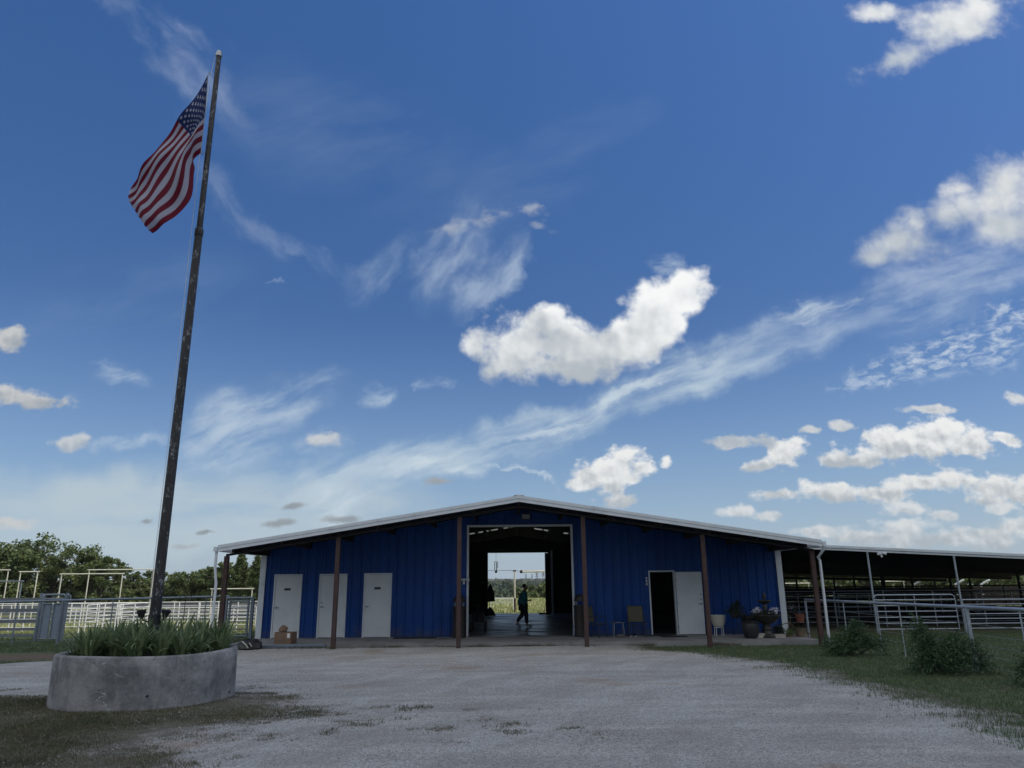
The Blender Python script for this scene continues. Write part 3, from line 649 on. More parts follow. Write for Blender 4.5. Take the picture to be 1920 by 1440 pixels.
# inner lining of the front wall, side walls, rear wall
def strips(mb, y0, y1, ops):
    x = BX0+.05
    for a, b, zt in ops:
        for (p, q, z0) in ((x, a, 0), (a, b, zt)):
            n = max(1, int((q-p)/1.2))
            for i in range(n):
                u, v = p+(q-p)*i/n, p+(q-p)*(i+1)/n
                vs = [(X, Y, Z) for Y in (y0, y1) for X, Z in ((u, z0), (v, z0), (v, zu(v)-.012), (u, zu(u)-.012))]
                mb.add(vs, [(0, 1, 2, 3), (7, 6, 5, 4), (0, 4, 5, 1), (2, 6, 7, 3), (1, 5, 6, 2), (0, 3, 7, 4)])
        x = b
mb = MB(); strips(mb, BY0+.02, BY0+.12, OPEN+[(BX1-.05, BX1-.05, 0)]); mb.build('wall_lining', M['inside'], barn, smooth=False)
for X0, X1 in ((BX0, BX0+.1), (BX1-.1, BX1)):
    mb = MB(); mb.box(X0, X1, BY0+.125, BY1-.13, 0, zu(X0 if X0 < 0 else X1)-.02); mb.build('side_wall', M['blue'], barn, smooth=False)
e = at(915, 1037, BY1); e2 = at(1027, 1036, BY1)
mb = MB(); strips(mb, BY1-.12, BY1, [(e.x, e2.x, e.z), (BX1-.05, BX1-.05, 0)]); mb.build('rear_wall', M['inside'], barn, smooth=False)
mb = MB()
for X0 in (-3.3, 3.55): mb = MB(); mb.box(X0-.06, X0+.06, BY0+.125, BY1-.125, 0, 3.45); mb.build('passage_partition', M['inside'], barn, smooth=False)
# roof deck with the translucent strip across it
SY = (33.0, 33.9)
gaps = [(a, b) for a, b in ((-2.05, -1.75), (-1.60, -1.12), (-1.02, -.70), (-.45, -.22), (-.15, .22), (.95, 1.32), (1.38, 1.70), (2.28, 2.50), (2.58, 2.95), (3.1, 3.3))]
def deck(mb, xa, xb, y0, y1):
    ca = sorted([xa, xb]+([RXC] if xa < RXC < xb else []))
    for a, b in zip(ca[:-1], ca[1:]):
        vs = [(X, Y, zu(X)+dz) for dz in (0, .06) for X, Y in ((a, y0), (b, y0), (b, y1), (a, y1))]
        mb.add(vs, [(3, 2, 1, 0), (4, 5, 6, 7), (0, 1, 5, 4), (1, 2, 6, 5), (2, 3, 7, 6), (3, 0, 4, 7)])
mb = MB(); deck(mb, RX0, RX1, RY0, SY[0]); deck(mb, RX0, RX1, SY[1], RY1); x = RX0
for a, b in gaps: deck(mb, x, a, *SY); x = b
deck(mb, x, RX1, *SY)
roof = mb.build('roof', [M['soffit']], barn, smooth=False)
for a, b in gaps:
    mb = MB(); deck(mb, a+.004, b-.004, SY[0]+.004, SY[1]-.004); mb.build('roof_light', M['sky_panel'], roof, smooth=False)
# ribs on top of the roof sheets (seen only from above)
mb = MB()
y = RY0+.3
while y < RY1-.2:
    for xa, xb in ((RX0+.02, RXC-.05), (RXC+.05, RX1-.02)):
        mb.bar((xa, y, zu(xa)+.072), (xb, y, zu(xb)+.072), .06, .026)
    y += .61
mb.build('roof_rib', M['roof'], roof, smooth=False)
# purlins, rafters
mb = MB()
for k in range(-6, 7):
    X = RXC + k*1.42
    mb.box(X-.035, X+.035, RY0+.12, RY1-.15, zu(X)-(.19 if k else .22), zu(X)-.012)
mb.build('purlin', M['darksteel'], barn, smooth=False)
def rafter(y, w, d, mat, name='rafter'):
    mb = MB()
    for xa, xb in ((RX0+.15, RXC), (RXC, RX1-.15)):
        vs = [(X, Y, zu(X)-dz) for dz in (.195, .195+d) for X, Y in ((xa, y-w/2), (xb, y-w/2), (xb, y+w/2), (xa, y+w/2))]
        mb.add(vs, [(0, 1, 2, 3), (7, 6, 5, 4), (4, 5, 1, 0), (5, 6, 2, 1), (6, 7, 3, 2), (7, 4, 0, 3)])
    return mb.build(name, mat, barn, smooth=False)
rafter(22.22, .14, .06, M['darksteel'])
for y in (27.2, 37.5, 40.2): rafter(y, .12, .18, M['darksteel'])
for y, z in ((38.0, 3.36), (36.2, 3.42)): mb = MB(); mb.box(-3.2, 3.45, y-.06, y+.06, z-.10, z+.06); mb.build('cross_beam', M['darksteel'], barn, smooth=False)
# rake trim in two steps with a shadow joint
for name, y0, y1, za, zb in (('rake_trim', RY0-.05, RY0-.004, -.035, .055), ('rake_trim', RY0-.035, RY0-.004, -.135, -.041)):
    mb = MB()
    for xa, xb in ((RX0, RXC), (RXC, RX1)):
        vs = [(X, Y, zu(X)+.02+dz) for dz in (za, zb) for X, Y in ((xa, y0), (xb, y0), (xb, y1), (xa, y1))]
        mb.add(vs, [(3, 2, 1, 0), (4, 5, 6, 7), (0, 1, 5, 4), (1, 2, 6, 5), (2, 3, 7, 6), (3, 0, 4, 7)])
    mb.build(name, M['trim'], barn, smooth=False)
mb = MB(); mb.bar((RXC, RY0-.02, zu(RXC)+.085), (RXC, RY1, zu(RXC)+.085), .3, .02); mb.build('ridge_cap', M['trim'], roof, smooth=False)
# gutters and downspouts
for X, s in ((RX0, -1), (RX1, 1)):
    z = zu(X)
    mb = MB(); a, b = sorted((X+s*.002, X+s*.12))
    mb.box(a, b, RY0-.05, RY1, z-.10, z-.085); mb.box(a if s < 0 else b-.012, a+.012 if s < 0 else b, RY0-.05, RY1, z-.083, z+.03); mb.box(a+.013, b-.013, RY0-.05, RY0-.036, z-.083, z+.03)
    g = mb.build('gutter', M['trim'], barn, smooth=False)
    mb = MB()
    if s < 0: pts = [(X-.06, RY0+.05, z-.09), (X-.06, RY0+.05, z-.55), (X-.015, RY0+.12, z-1.0), (X-.015, RY0+.12, GZ+.05)]
    else: pts = [(X+.06, RY0+.05, z-.09), (X+.06, RY0+.06, z-.20), (X-.03, RY0+.30, z-.42), (X+.02, RY0+.32, z-.50), (X+.02, RY0+.32, GZ+.05)]
    mb.path(pts, .042, 8); mb.build('downspout', M['trim'], barn)
# porch posts
for px, pb in ((417, None), (636, 0), (862, 0), (1092, 0), (1315, 0), (1521, None)):
    zt_y = {417: 1034, 636: 994, 862: 957, 1092: 957, 1315: 990, 1521: 1024}[px]
    X = at(px, zt_y, 22.22).x
    if px == 417: X = RX0+.16
    if px == 1521: X = RX1-.2
    mb = MB(); mb.box(X-.062, X+.062, 22.16, 22.284, GZ-.1, zu(X)-.258); mb.build('porch_post', M['rust'], barn, smooth=False)
# corner trims
for X0, X1 in ((BX0-.03, BX0+.16), (BX1-.16, BX1+.03)):
    mb = MB(); mb.box(X0, X1, BY0-.06, BY0-.036, .0, zu(X0)-.05); a = X0 if X0 < 0 else X1-.02; mb.box(a, a+.02, BY0-.035, BY0+.14, 0, zu(X0)-.05); mb.build('corner_trim', M['trim'], barn, smooth=False)
# passage trim (white jambs and head), rear jambs
mb = MB(); a, b, z = -1.52, 1.96, 3.56
mb.box(a-.07, a, BY0-.055, BY0+.13, 0, z); mb.box(b, b+.07, BY0-.055, BY0+.13, 0, z); mb.box(a-.07, b+.07, BY0-.055, BY0+.13, z+.002, z+.07)
mb.build('passage_frame', M['trim'], barn, smooth=False)
# doors
def door(i, a, b, zt, sign, deadbolt, opened=False):
    d = None
    mb = MB(); mb.box(a-.0, a+.045, BY0-.05, BY0+.13, .0, zt-.045); mb.box(b-.045, b, BY0-.05, BY0+.13, .0, zt-.045); mb.box(a, b, BY0-.05, BY0+.13, zt-.043, zt)
    if not opened: x0, x1, y0, y1, z0 = a+.05, b-.05, BY0-.03, BY0+.015, .015
    else: x0, x1, y0, y1, z0 = b+.01, b+.875, BY0-.115, BY0-.07, .02
    leaf = MB(); leaf.box(x0, x1, y0, y1, z0, zt-.05)
    d = leaf.build('door', M['door'], barn, smooth=False)
    if opened: d['label'] = 'white door swung fully open against the wall'
    mb.build('door_frame', M['trim'], d, smooth=False)
    hx = x0+.07 if not opened else x1-.07
    s = 1 if not opened else -1
    h = MB(); h.path([(hx, y0-.002, .98), (hx, y0-.05, .98)], .028, 10); h.path([(hx, y0-.045, .98), (hx+s*.10, y0-.05, .98)], .011, 8)
    h.build('handle', M['chrome'], d)
    if deadbolt:
        for zz in deadbolt:
            q = MB(); q.path([(hx, y0-.002, zz), (hx, y0-.03, zz)], .027, 10); q.build('deadbolt', M['chrome'], d)
    if sign:
        q = MB(); cx_ = (a+b)/2-.01; q.box(cx_-.105, cx_+.105, y0-.012, y0-.002, zt-.53, zt-.455); sp = q.build('sign_plate', M['black'], d, smooth=False)
        q = MB(); q.cbox((cx_+.055, y0-.0145, zt-.492), .035, .003, .045); q.build('sign_mark', M['rust'], d, smooth=False)
    for zz in (.25, 1.0, 1.75):
        xh = (x1+.004) if not opened else (x0-.004)
        hb = MB(); hb.tube((xh, y0-.006, zz-.05), (xh, y0-.006, zz+.05), .009, 6); hb.build('hinge', M['chrome'], d)
    th = MB(); th.box(a+.046, b-.046, BY0-.05, BY0+.13, .002, .013); th.build('threshold', M['darksteel'], d, smooth=False)
door(0, *OPEN[0], True, None); door(1, *OPEN[1], False, (1.12,)); door(2, *OPEN[2], True, None); door(4, *OPEN[4], False, (1.12, 1.28), True)
# fittings
p = at(986, 969, BY0)
mb = MB(); mb.box(p.x-.15, p.x+.15, BY0-.16, BY0-.034, p.z-.10, p.z+.09)
wl = mb.build('wall_lamp', M['bin'], barn, smooth=False)
mb = MB(); mb.add([(p.x-.13, BY0-.165, p.z-.08), (p.x+.13, BY0-.165, p.z-.08), (p.x+.13, BY0-.165, p.z+.07), (p.x-.13, BY0-.165, p.z+.07), (p.x-.13, BY0-.175, p.z-.08), (p.x+.13, BY0-.175, p.z-.08), (p.x+.13, BY0-.172, p.z+.07), (p.x-.13, BY0-.172, p.z+.07)], [(0, 1, 2, 3), (7, 6, 5, 4), (0, 4, 5, 1), (1, 5, 6, 2), (2, 6, 7, 3), (3, 7, 4, 0)])
mb.build('lens', M['lens'], wl, smooth=False)
def twin(px, py, Y, name, parent, s=1.):
    p = at(px, py, Y)
    mb = MB(); mb.lathe([(.001, -.02), (.06*s, -.02), (.06*s, .02), (.001, .02)], (p.x, Y-.06, p.z), 12); mb.path([(p.x, Y-.03, p.z-.02), (p.x, Y-.06, p.z-.05*s), (p.x, Y-.10, p.z-.16*s)], [.035*s, .03*s, .045*s], 8)
    fl = mb.build(name, M['whitelamp'], parent)
    for sg in (-1, 1):
        q = MB(); c = Vector((p.x, Y-.07, p.z)); d = Vector((sg*.75, -.55, -.12)).normalized()
        q.path([c, c+d*.07*s, c+d*.10*s, c+d*.20*s], [.02*s, .025*s, .05*s, .065*s], 10)
        q.build('lamp_head', M['whitelamp'], fl)
twin(870, 1086, BY0-.034, 'flood_lamp', barn)
p = at(1217, 1090, BY0)
for k in range(3): mb = MB(); mb.cbox((p.x-.09, BY0-.045, p.z+.10-k*.095), .05, .014, .07); mb.build('number_tile', M['paper'], barn, smooth=False)
# track of the rear sliding door, seen inside on the right
a0, a1 = at(1034, 1035, 39.5), at(1036, 1150, 39.5)
mb = MB(); mb.box(a0.x-.05, a0.x+.05, 39.45, 39.55, 0, a0.z+.1); mb.build('door_track_post', M['galv'], barn, smooth=False)
mb = MB(); mb.box(a0.x-.35, a0.x-.12, 39.8, 39.86, 0.02, 3.2); mb.build('sliding_door', M['inside'], barn, smooth=False)

# slabs
mb = MB(); mb.box(BX0-.06, BX1+.06, 22.75, BY0-.002, GZ-.3, .0); struct(mb.build('porch_floor', M['slab'], None, smooth=False), 'low concrete porch floor along the barn front')
mb = MB(); mb.box(BX0+.1, BX1-.1, BY0, BY1+.3, GZ-.3, -.001); struct(mb.build('passage_floor', M['floor'], None, smooth=False), 'worn sealed concrete floor of the barn passage')
mb = MB(); mb.box(BX0-.1, -5.6, 22.66, 22.745, -.13, -.035); mb.box(BX0-.1, -5.6, 22.64, 22.745, -.03, .004)
mb.build('slab_edging', M['sheet'], barn, smooth=False)
# gravel spilled on to the slab is part of the yard surface in front of the passage
# ------------------------------------------------------------------ open cattle shed beside the barn
shed = thing('open_shed', 'long open sided pipe framed cattle shed with white roof edge beside the barn', 'shed', (9.2, 27, GZ))
SXe = 26.0
def zs(x, y):
    f = 2.89 - .0535*(x-9.75); b = 2.05 - .0236*(x-9.75)
    t = (y-27)/18; return f*(1-t)+b*t
nxs = [9.2+(SXe-9.2)*i/6 for i in range(7)]; nys = [27+18*i/4 for i in range(5)]
V = []; F = []
for dz in (0, .07):
    for y in nys:
        for x in nxs: V.append((x, y, zs(x, y)+dz))
n = 7*5; i7 = lambda i, j, k=0: k*n+j*7+i
for j in range(4):
    for i in range(6):
        F.append((i7(i, j), i7(i, j+1), i7(i+1, j+1), i7(i+1, j))); F.append((i7(i, j, 1), i7(i+1, j, 1), i7(i+1, j+1, 1), i7(i, j+1, 1)))
for i in range(6): F += [(i7(i, 0), i7(i+1, 0), i7(i+1, 0, 1), i7(i, 0, 1)), (i7(i+1, 4), i7(i, 4), i7(i, 4, 1), i7(i+1, 4, 1))]
for j in range(4): F += [(i7(0, j+1), i7(0, j), i7(0, j, 1), i7(0, j+1, 1)), (i7(6, j), i7(6, j+1), i7(6, j+1, 1), i7(6, j, 1))]
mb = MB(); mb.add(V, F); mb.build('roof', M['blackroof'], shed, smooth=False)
def slopebar(xa, xb, y0, y1, d0, d1):
    vs = [(X, Y, zs(X, 27)+dz) for dz in (d0, d1) for X, Y in ((xa, y0), (xb, y0), (xb, y1), (xa, y1))]
    return MB().add(vs, [(3, 2, 1, 0), (4, 5, 6, 7), (0, 1, 5, 4), (1, 2, 6, 5), (2, 3, 7, 6), (3, 0, 4, 7)])
slopebar(9.0, SXe, 26.93, 26.995, .034, .125).build('roof_trim', M['trim'], shed, smooth=False)
slopebar(9.0, SXe, 26.95, 26.995, .014, .030).build('roof_trim', M['sheet'], shed, smooth=False)
slopebar(9.0, SXe, 26.96, 27.06, -.045, .010).build('edge_beam', M['trim'], shed, smooth=False)
for px, py in ((1626, 1036), (1788, 1042), (1952, 1052)):
    X = at(px, py, 27).x; mb = MB(); mb.tube((X, 27.0, GZ-.1), (X, 27.0, zs(X, 27)-.047), .035, 10); mb.build('post', M['galv'], shed)
for X in (26, 29.2, 32.4):
    pass
for y in (33, 39, 44.9):
    for k in range(6):
        X = 10.2+k*3.0+(y-33)*.25
        if X < SXe: mb = MB(); mb.tube((X, y, GZ-.1), (X, y, zs(X, y)-.004), .055, 8); mb.build('post', M['darksteel'], shed)
for y in (33, 39, 44.9):
    mb = MB(); mb.bar((9.4, y, zs(9.4, y)-.10), (SXe-.1, y, zs(SXe-.1, y)-.10), .08, .16); mb.build('beam', M['darksteel'], shed, smooth=False)
twin(1650, 1037, 26.955, 'flood_lamp', shed, .9)
for px in (1714, 1790, 1838):
    p = at(px, 1088, 45.3)
    mb = MB(); mb.path([(p.x+.45, 45.08, p.z+.02), (p.x+.30, 45.15, p.z-.05), (p.x-.0, 45.3, p.z-.25), (p.x+.02, 45.3, p.z-.5), (p.x+.02, 45.3, GZ)], .055, 8); mb.build('downspout', M['trim'], shed)
# long low dark boxes, added only to keep the rear of the shed dark
for y, z1 in ((33.2, .75), (39.2, .85)): mb = MB(); mb.box(10.4, 25, y, y+.5, GZ, GZ+z1*.55); mb.build('dark_fill_box', M['darksteel'], shed, smooth=False)

# pipe fence on the lawn: heavy top rail, big post, light droppers, five cables
def cable_fence(base, a, b, ztop, heavy, droppers, mat, label, rr=.06, wires=5, group=None, name='pipe_fence', droprad=.028, wmat=None):
    f = thing(name, label, 'fence', (*base, GZ), group)
    a = Vector(a); b = Vector(b)
    P = lambda t, z: Vector((a.x+(b.x-a.x)*t, a.y+(b.y-a.y)*t, z))
    za, zb = ztop
    mb = MB(); mb.path([P(0, za), P(.5, (za+zb)/2), P(1, zb)], rr, 12); mb.build('top_rail', mat, f)
    for t in heavy:
        z = za+(zb-za)*t; mb = MB(); mb.tube(P(t, GZ-.1), P(t, z-rr*.5), rr*1.02, 12); mb.build('post', mat, f)
    for t in droppers:
        z = za+(zb-za)*t; mb = MB(); mb.tube(P(t, GZ-.05), P(t, z-rr*.5), droprad, 8); mb.build('dropper', mat, f)
    for k in range(wires):
        h = .16+k*(1.0/wires)
        mb = MB(); n = 24
        mb.path([P(i/n, GZ+h+(za-GZ-1.2)*h*.5 - .010*math.sin(PI*((i*.25) % 1))) for i in range(n+1)], .006, 5); mb.build('cable', wmat or M['wire'], f)
    return f
fe0, fe1 = Vector((9.72, 25.2)), Vector((9.42, 8.0))
tt = lambda y: (25.2-y)/(25.2-8.0)
cable_fence((9.6, 16.2), fe0, fe1, (1.075, 1.215), (0.0, tt(16.0)), [tt(y) for y in (24.2, 22.2, 20.1, 18.9, 14.3, 13.0, 11.2, 9.6)], M['galv'], 'galvanised pipe and cable fence on the lawn in front of the shed', .036, droprad=.016)
# gates and panels
def round_gate(p0, p1, z0, z1, nr, mat, r=.024, name='gate', stile=True, parent=None, rad=.14):
    p0 = Vector(p0); p1 = Vector(p1); d = (p1-p0); L = d.length; d.normalize()
    P = lambda s, z: Vector((p0.x+d.x*s, p0.y+d.y*s, z))
    pts = [P(0, z0)]+[P(rad*(1-math.cos(a)), z1-rad+rad*math.sin(a)) for a in np.linspace(0, PI/2, 6)]+[P(L-rad*(1-math.sin(a)), z1-rad+rad*math.cos(a)) for a in np.linspace(0, PI/2, 6)]+[P(L, z0)]
    return pts, P, L
def gate_thing(label, p0, p1, z0, z1, nr, mat, group=None, r=.019):
    pts, P, L = round_gate(p0, p1, z0, z1, nr, mat)
    g = thing('pipe_gate', label, 'gate', ((p0[0]+p1[0])/2, (p0[1]+p1[1])/2, GZ), group)
    mb = MB(); mb.path(pts, r, 8); mb.build('gate_frame', mat, g)
    for k in range(nr):
        z = z0+(z1-z0)*k/nr; mb = MB(); mb.tube(P(.01, z+.03), P(L-.01, z+.03), r*.85, 6); mb.build('rail', mat, g)
    mb = MB(); mb.tube(P(L*.5, z0+.03), P(L*.5, z1-.02), r*.8, 6); mb.build('stay', mat, g)
    return g
q0, q1 = at(1646, 1182, 26.4), at(1800, 1182, 26.4)
gate_thing('bright galvanised gate with rounded corners standing before the shed', (q0.x, 26.4), (q1.x, 26.4), at(1720, 1181, 26.4).z, at(1720, 1115, 26.4).z, 6, M['galv'])
q0, q1 = at(1574, 1150, 30), at(1646, 1150, 30)
gate_thing('dark gate with rounded corners hanging inside the shed', (q0.x, 30), (q1.x, 30), .25, at(1610, 1113, 30).z, 5, M['grypipe'])
def panel(label, p0, p1, z0, z1, nr, np_, mat, r=.022, group=None, pr=.032, cat='fence', name='pen_fence'):
    p0 = Vector((*p0, 0)); p1 = Vector((*p1, 0)); f = thing(name, label, cat, ((p0.x+p1.x)/2, (p0.y+p1.y)/2, GZ), group)
    P = lambda t, z: p0.lerp(p1, t)+Vector((0, 0, z))
    mb = MB(); mb.tube(P(0, z1), P(1, z1), r*1.35, 8); mb.build('top_rail', mat, f)
    for k in range(nr):
        z = z0+(z1-z0)*k/nr; mb = MB(); mb.tube(P(0, z), P(1, z), r, 6); mb.build('rail', mat, f)
    for k in range(np_+1):
        mb = MB(); mb.tube(P(k/np_, GZ-.1), P(k/np_, z1-r), pr*.8, 8); mb.build('post', mat, f)
    return f
q0 = at(1803, 1123, 26.2)
panel('long galvanised pen fence running right from the rounded gate', (q0.x, 26.2), (24.5, 26.2), .06, at(1850, 1124, 26.2).z, 6, 4, M['galv'], .015)
panel('grey pen fence in the shed, nearest row behind the gates', (11.0, 30.6), (25.0, 30.6), .05, 1.25, 6, 7, M['galv'], .013)
panel('thin grey pen fence in the shed, second row behind the gates', (11.0, 33.4), (25.2, 33.4), .0, 1.1, 6, 9, M['galv'], .011)
panel('dark pen fence deep in the shed, middle row', (11.0, 36), (25.5, 36), .1, 1.35, 5, 7, M['darksteel'], .025)
bf = thing('board_fence', 'black boarded pen fence along the back of the shed', 'fence', (18, 42, GZ))
for z0, z1 in ((GZ+.02, .18), (.21, .51), (.54, .80), (.83, 1.22)): mb = MB(); mb.box(10.2, 30, 41.98, 42.02, z0, z1); mb.build('board', M['darksteel'], bf, smooth=False)
for k in range(8): mb = MB(); mb.tube((10.5+k*2.7, 42.10, GZ-.1), (10.5+k*2.7, 42.10, 1.2), .06, 8); mb.build('post', M['darksteel'], bf)
def arch(label, p0, p1, Y, ztop, mat, group, r=.026, over=.10):
    a = thing('pipe_arch', label, 'arch', ((p0+p1)/2, Y, GZ), group)
    for X in (p0, p1):
        mb = MB(); mb.tube((X, Y, GZ-.1), (X, Y, ztop-r), r, 8); mb.build('post', mat, a)
    mb = MB(); mb.tube((p0-over, Y, ztop), (p1+over, Y, ztop), r, 8); mb.build('crossbar', mat, a)
for (l, xa, xb, yt, Y) in (('cream pipe gate arch behind the corner of the barn', 1455, 1516, 1094, 47.5), ('cream pipe gate arch behind the shed, above the rounded gate', 1652, 1694, 1090, 47.5)):
    a0, a1 = at(xa, yt, Y), at(xb, yt, Y); arch(l, a0.x, a1.x, Y, a0.z, M['creampipe'], 'pipe arches over pen gates')
# rough things stored under the shed
for i, (X, Y, sx, sy, sz) in enumerate(((12.3, 34.2, 1.4, .7, .5), (14.6, 37.5, 1.8, .9, .6), (19.3, 38.0, 1.6, .8, .7), (22.2, 34.5, 1.3, .8, .6))):
    t = thing('water_trough', ['long dark stock trough nearest the barn inside the shed', 'dark stock trough behind the middle shed post', 'dark stock trough deep in the shed on the right', 'short dark stock trough near the right shed posts'][i], 'trough', (X, Y, GZ))
    mb = MB(); x0, x1, y0, y1 = X-sx/2, X+sx/2, Y-sy/2, Y+sy/2; z0 = GZ+.004
    mb.box(x0, x1, y0, y1, z0, z0+.06); mb.box(x0, x1, y0, y0+.05, z0+.061, z0+sz); mb.box(x0, x1, y1-.05, y1, z0+.061, z0+sz); mb.box(x0, x0+.05, y0+.051, y1-.051, z0+.061, z0+sz); mb.box(x1-.05, x1, y0+.051, y1-.051, z0+.061, z0+sz)
    mb.build('basin', M['navy'], t, smooth=False)
# ------------------------------------------------------------------ foliage helpers
def quads(P, size, rg, aspect=.6, up=0., jit=.35):
    n = len(P); a = rg.normal(size=(n, 3)); a[:, 2] = a[:, 2]*(1-up)+up*1.2; a /= np.linalg.norm(a, axis=1)[:, None]
    b = rg.normal(size=(n, 3)); b -= a*(a*b).sum(1)[:, None]; b /= np.linalg.norm(b, axis=1)[:, None]
    s = (size*rg.uniform(1-jit, 1+jit, n))[:, None]
    V = np.stack([P-a*s*.5, P+b*s*aspect*.5-a*s*.05, P+a*s*.5, P-b*s*aspect*.5+a*s*.05], 1).reshape(-1, 3)
    return V, np.arange(n*4).reshape(-1, 4)
def inball(n, rg, shell=.5):
    d = rg.normal(size=(n, 3)); d /= np.linalg.norm(d, axis=1)[:, None]
    return d*(rg.random(n)**shell)[:, None]

# ------------------------------------------------------------------ planter, irises, flagpole, flag
PC = Vector((-6.43, 13.55, GZ))
pl = thing('round_planter', 'big round rough concrete planter ring full of irises round the flagpole', 'planter', PC)
mb = MB(); prof = [(1.455, GZ-.05), (1.45, GZ+.25), (1.45, GZ+.55), (1.45, .625), (1.43, .655), (1.40, .662), (1.34, .655), (1.315, .62), (1.31, .36)]
mb.lathe([(r, z) for r, z in prof], (PC.x, PC.y, 0), 96)
mb.f = mb.f[:-2]; mb.mi = mb.mi[:-2]
# slight unevenness of the hand-cast wall
mb.v = [(PC.x+(x-PC.x)*(1+.008*math.sin(7*math.atan2(y-PC.y, x-PC.x)+z*2)+.005*math.sin(19*math.atan2(y-PC.y, x-PC.x))), PC.y+(y-PC.y)*(1+.006*math.sin(5*math.atan2(y-PC.y, x-PC.x)+1)), z+(.012*math.sin(3*math.atan2(y-PC.y, x-PC.x)+.8) if z > .6 else 0)) for x, y, z in mb.v]
mb.build('wall', M['planter'], pl, sharp=60)
mb = MB(); mb.lathe([(.001, .44), (.7, .47), (1.32, .44), (1.32, .36), (.001, .36)], (PC.x, PC.y, 0), 48); mb.build('soil', M['soil'], pl)
for px, py in ((273, 1305), (375, 1298)):
    d = ray(px, py); t = 12.2/d.y; c = Vector((d.x*t, 12.2, CH+d.z*t))
    v = Vector((c.x-PC.x, 0)); ang = math.asin(max(-1, min(1, (c.x-PC.x)/1.45))); yy = PC.y-1.45*math.cos(ang)
    d = ray(px, py); t = yy/d.y; z = CH+d.z*t; n = Vector((math.sin(ang), -math.cos(ang), 0)); p = Vector((PC.x, PC.y, z))+n*1.42
    mb = MB(); mb.path([p, p+n*.045], .019, 10); mb.build('drain_pipe', M['black'], pl)
iris_meshes = []
for vi in range(5):
    rg = np.random.default_rng(100+vi); V = []; F = []
    for b in range(46):
        az = rg.uniform(0, 2*PI); r0 = rg.uniform(0, .11); L = rg.uniform(.38, .78); lean = rg.uniform(.05, 1.05); wd = rg.uniform(.020, .034); tw = rg.uniform(-.6, .6)
        droop = rg.uniform(.0, .75)*(rg.random() < .6)
        dx, dy = math.cos(az), math.sin(az); o = len(V); N = 7
        pw = az+PI/2+tw
        for i in range(N+1):
            t = i/N; th = lean*t+droop*t*t*2.2
            # integrate direction
            if i == 0: p = np.array((dx*r0, dy*r0, 0.)); 
            else: p = p+np.array((dx*math.sin(th), dy*math.sin(th), math.cos(th)))*L/N
            w_ = wd*(1-.15*t)*(1 if t < .6 else max(0.02, (1-t)/.4)**.7)
            s = np.array((math.cos(pw), math.sin(pw), 0))*w_
            V += [p-s, p+np.array((-dx, -dy, .3))*w_*.25, p+s]
        for i in range(N): k = o+i*3; F += [(k, k+1, k+4, k+3), (k+1, k+2, k+5, k+4)]
    me = bpy.data.meshes.new('iris_clump'); me.from_pydata([tuple(v) for v in V], [], F); me.materials.append(M['iris']); me.polygons.foreach_set('use_smooth', [True]*len(F)); me.update()
    iris_meshes.append(me)
k = 0
spots = []
rg = np.random.default_rng(5)
for ring, cnt in ((1.15, 18), (.86, 13), (.54, 8)):
    for i in range(cnt):
        a = 2*PI*i/cnt+rg.uniform(-.12, .12); spots.append((ring+rg.uniform(-.10, .08), a))
for r, a in spots:
    x, y = PC.x+r*math.cos(a), PC.y+r*math.sin(a)
    if y < PC.y-.75 and -.75 < x-PC.x < -.28: continue          # low gap at the front with ground cover
    o = bpy.data.objects.new('iris_clump', iris_meshes[k % 5]); C.objects.link(o); o.location = (x, y, .44); o.rotation_euler = (0, 0, rg.uniform(0, 6)); s = rg.uniform(.85, 1.18); o.scale = (s, s, s)
    tag(o, 'clump of sword shaped green iris leaves growing in the concrete planter', 'iris', 'irises filling the round planter'); k += 1
rg = np.random.default_rng(8)
P = inball(900, rg, .4)*np.array((.36, .24, .09))+np.array((PC.x-.50, PC.y-1.0, .50))
V, F = quads(P, .05, rg, .8, .5); tag(npmesh('ground_cover', V, F, M['cover']), 'low bright green ground cover at the front of the planter', kind='stuff')

FP = Vector((-6.43, 13.55, .40))
fp = thing('flagpole', 'tall chipped black steel flagpole standing in the round planter', 'flagpole', FP)
mb = MB(); mb.path([(FP.x, FP.y, .36), (FP.x, FP.y, 4.6), (FP.x, FP.y, 8.80)], [.095, .086, .078], 20); mb.build('lower_pole', M['pole'], fp)
mb = MB(); mb.path([(FP.x, FP.y, 8.801), (FP.x-.01, FP.y, 13.06)], [.061, .052], 16); mb.build('upper_pole', M['pole'], fp)
mb = MB(); mb.lathe([(.079, 8.66), (.086, 8.67), (.086, 8.82), (.072, 8.85), (.062, 8.86)], (FP.x, FP.y, 0), 20); mb.build('collar', M['pole'], fp)
mb = MB(); mb.lathe([(.055, 13.04), (.068, 13.05), (.068, 13.12), (.058, 13.17), (.030, 13.205), (.001, 13.215)], (FP.x-.01, FP.y, 0), 16); mb.build('cap', M['chrome'], fp)
mb = MB(); mb.path([(FP.x-.07, FP.y-.03, 13.1), (FP.x-.13, FP.y-.05, 12.4), (FP.x-.15, FP.y-.05, 10.6), (FP.x-.10, FP.y-.05, 5), (FP.x-.105, FP.y-.04, 1.4)], .005, 5); mb.build('halyard', M['paper'], fp)
for s in (-1, 1):
    c = Vector((FP.x+s*.20, FP.y-.05, 1.24))
    mb = MB(); mb.path([c+Vector((-s*.11, .05, -.12)), c+Vector((-s*.03, 0, -.10)), c+Vector((0, 0, -.03))], .014, 6); mb.path([c+Vector((0, 0, -.06)), c+Vector((s*.01, 0, -.03)), c+Vector((s*.02, 0, .05)), c+Vector((s*.025, -.0, .085))], [.03, .045, .075, .08], 12)
    mb.build('spotlight', M['black'], fp)
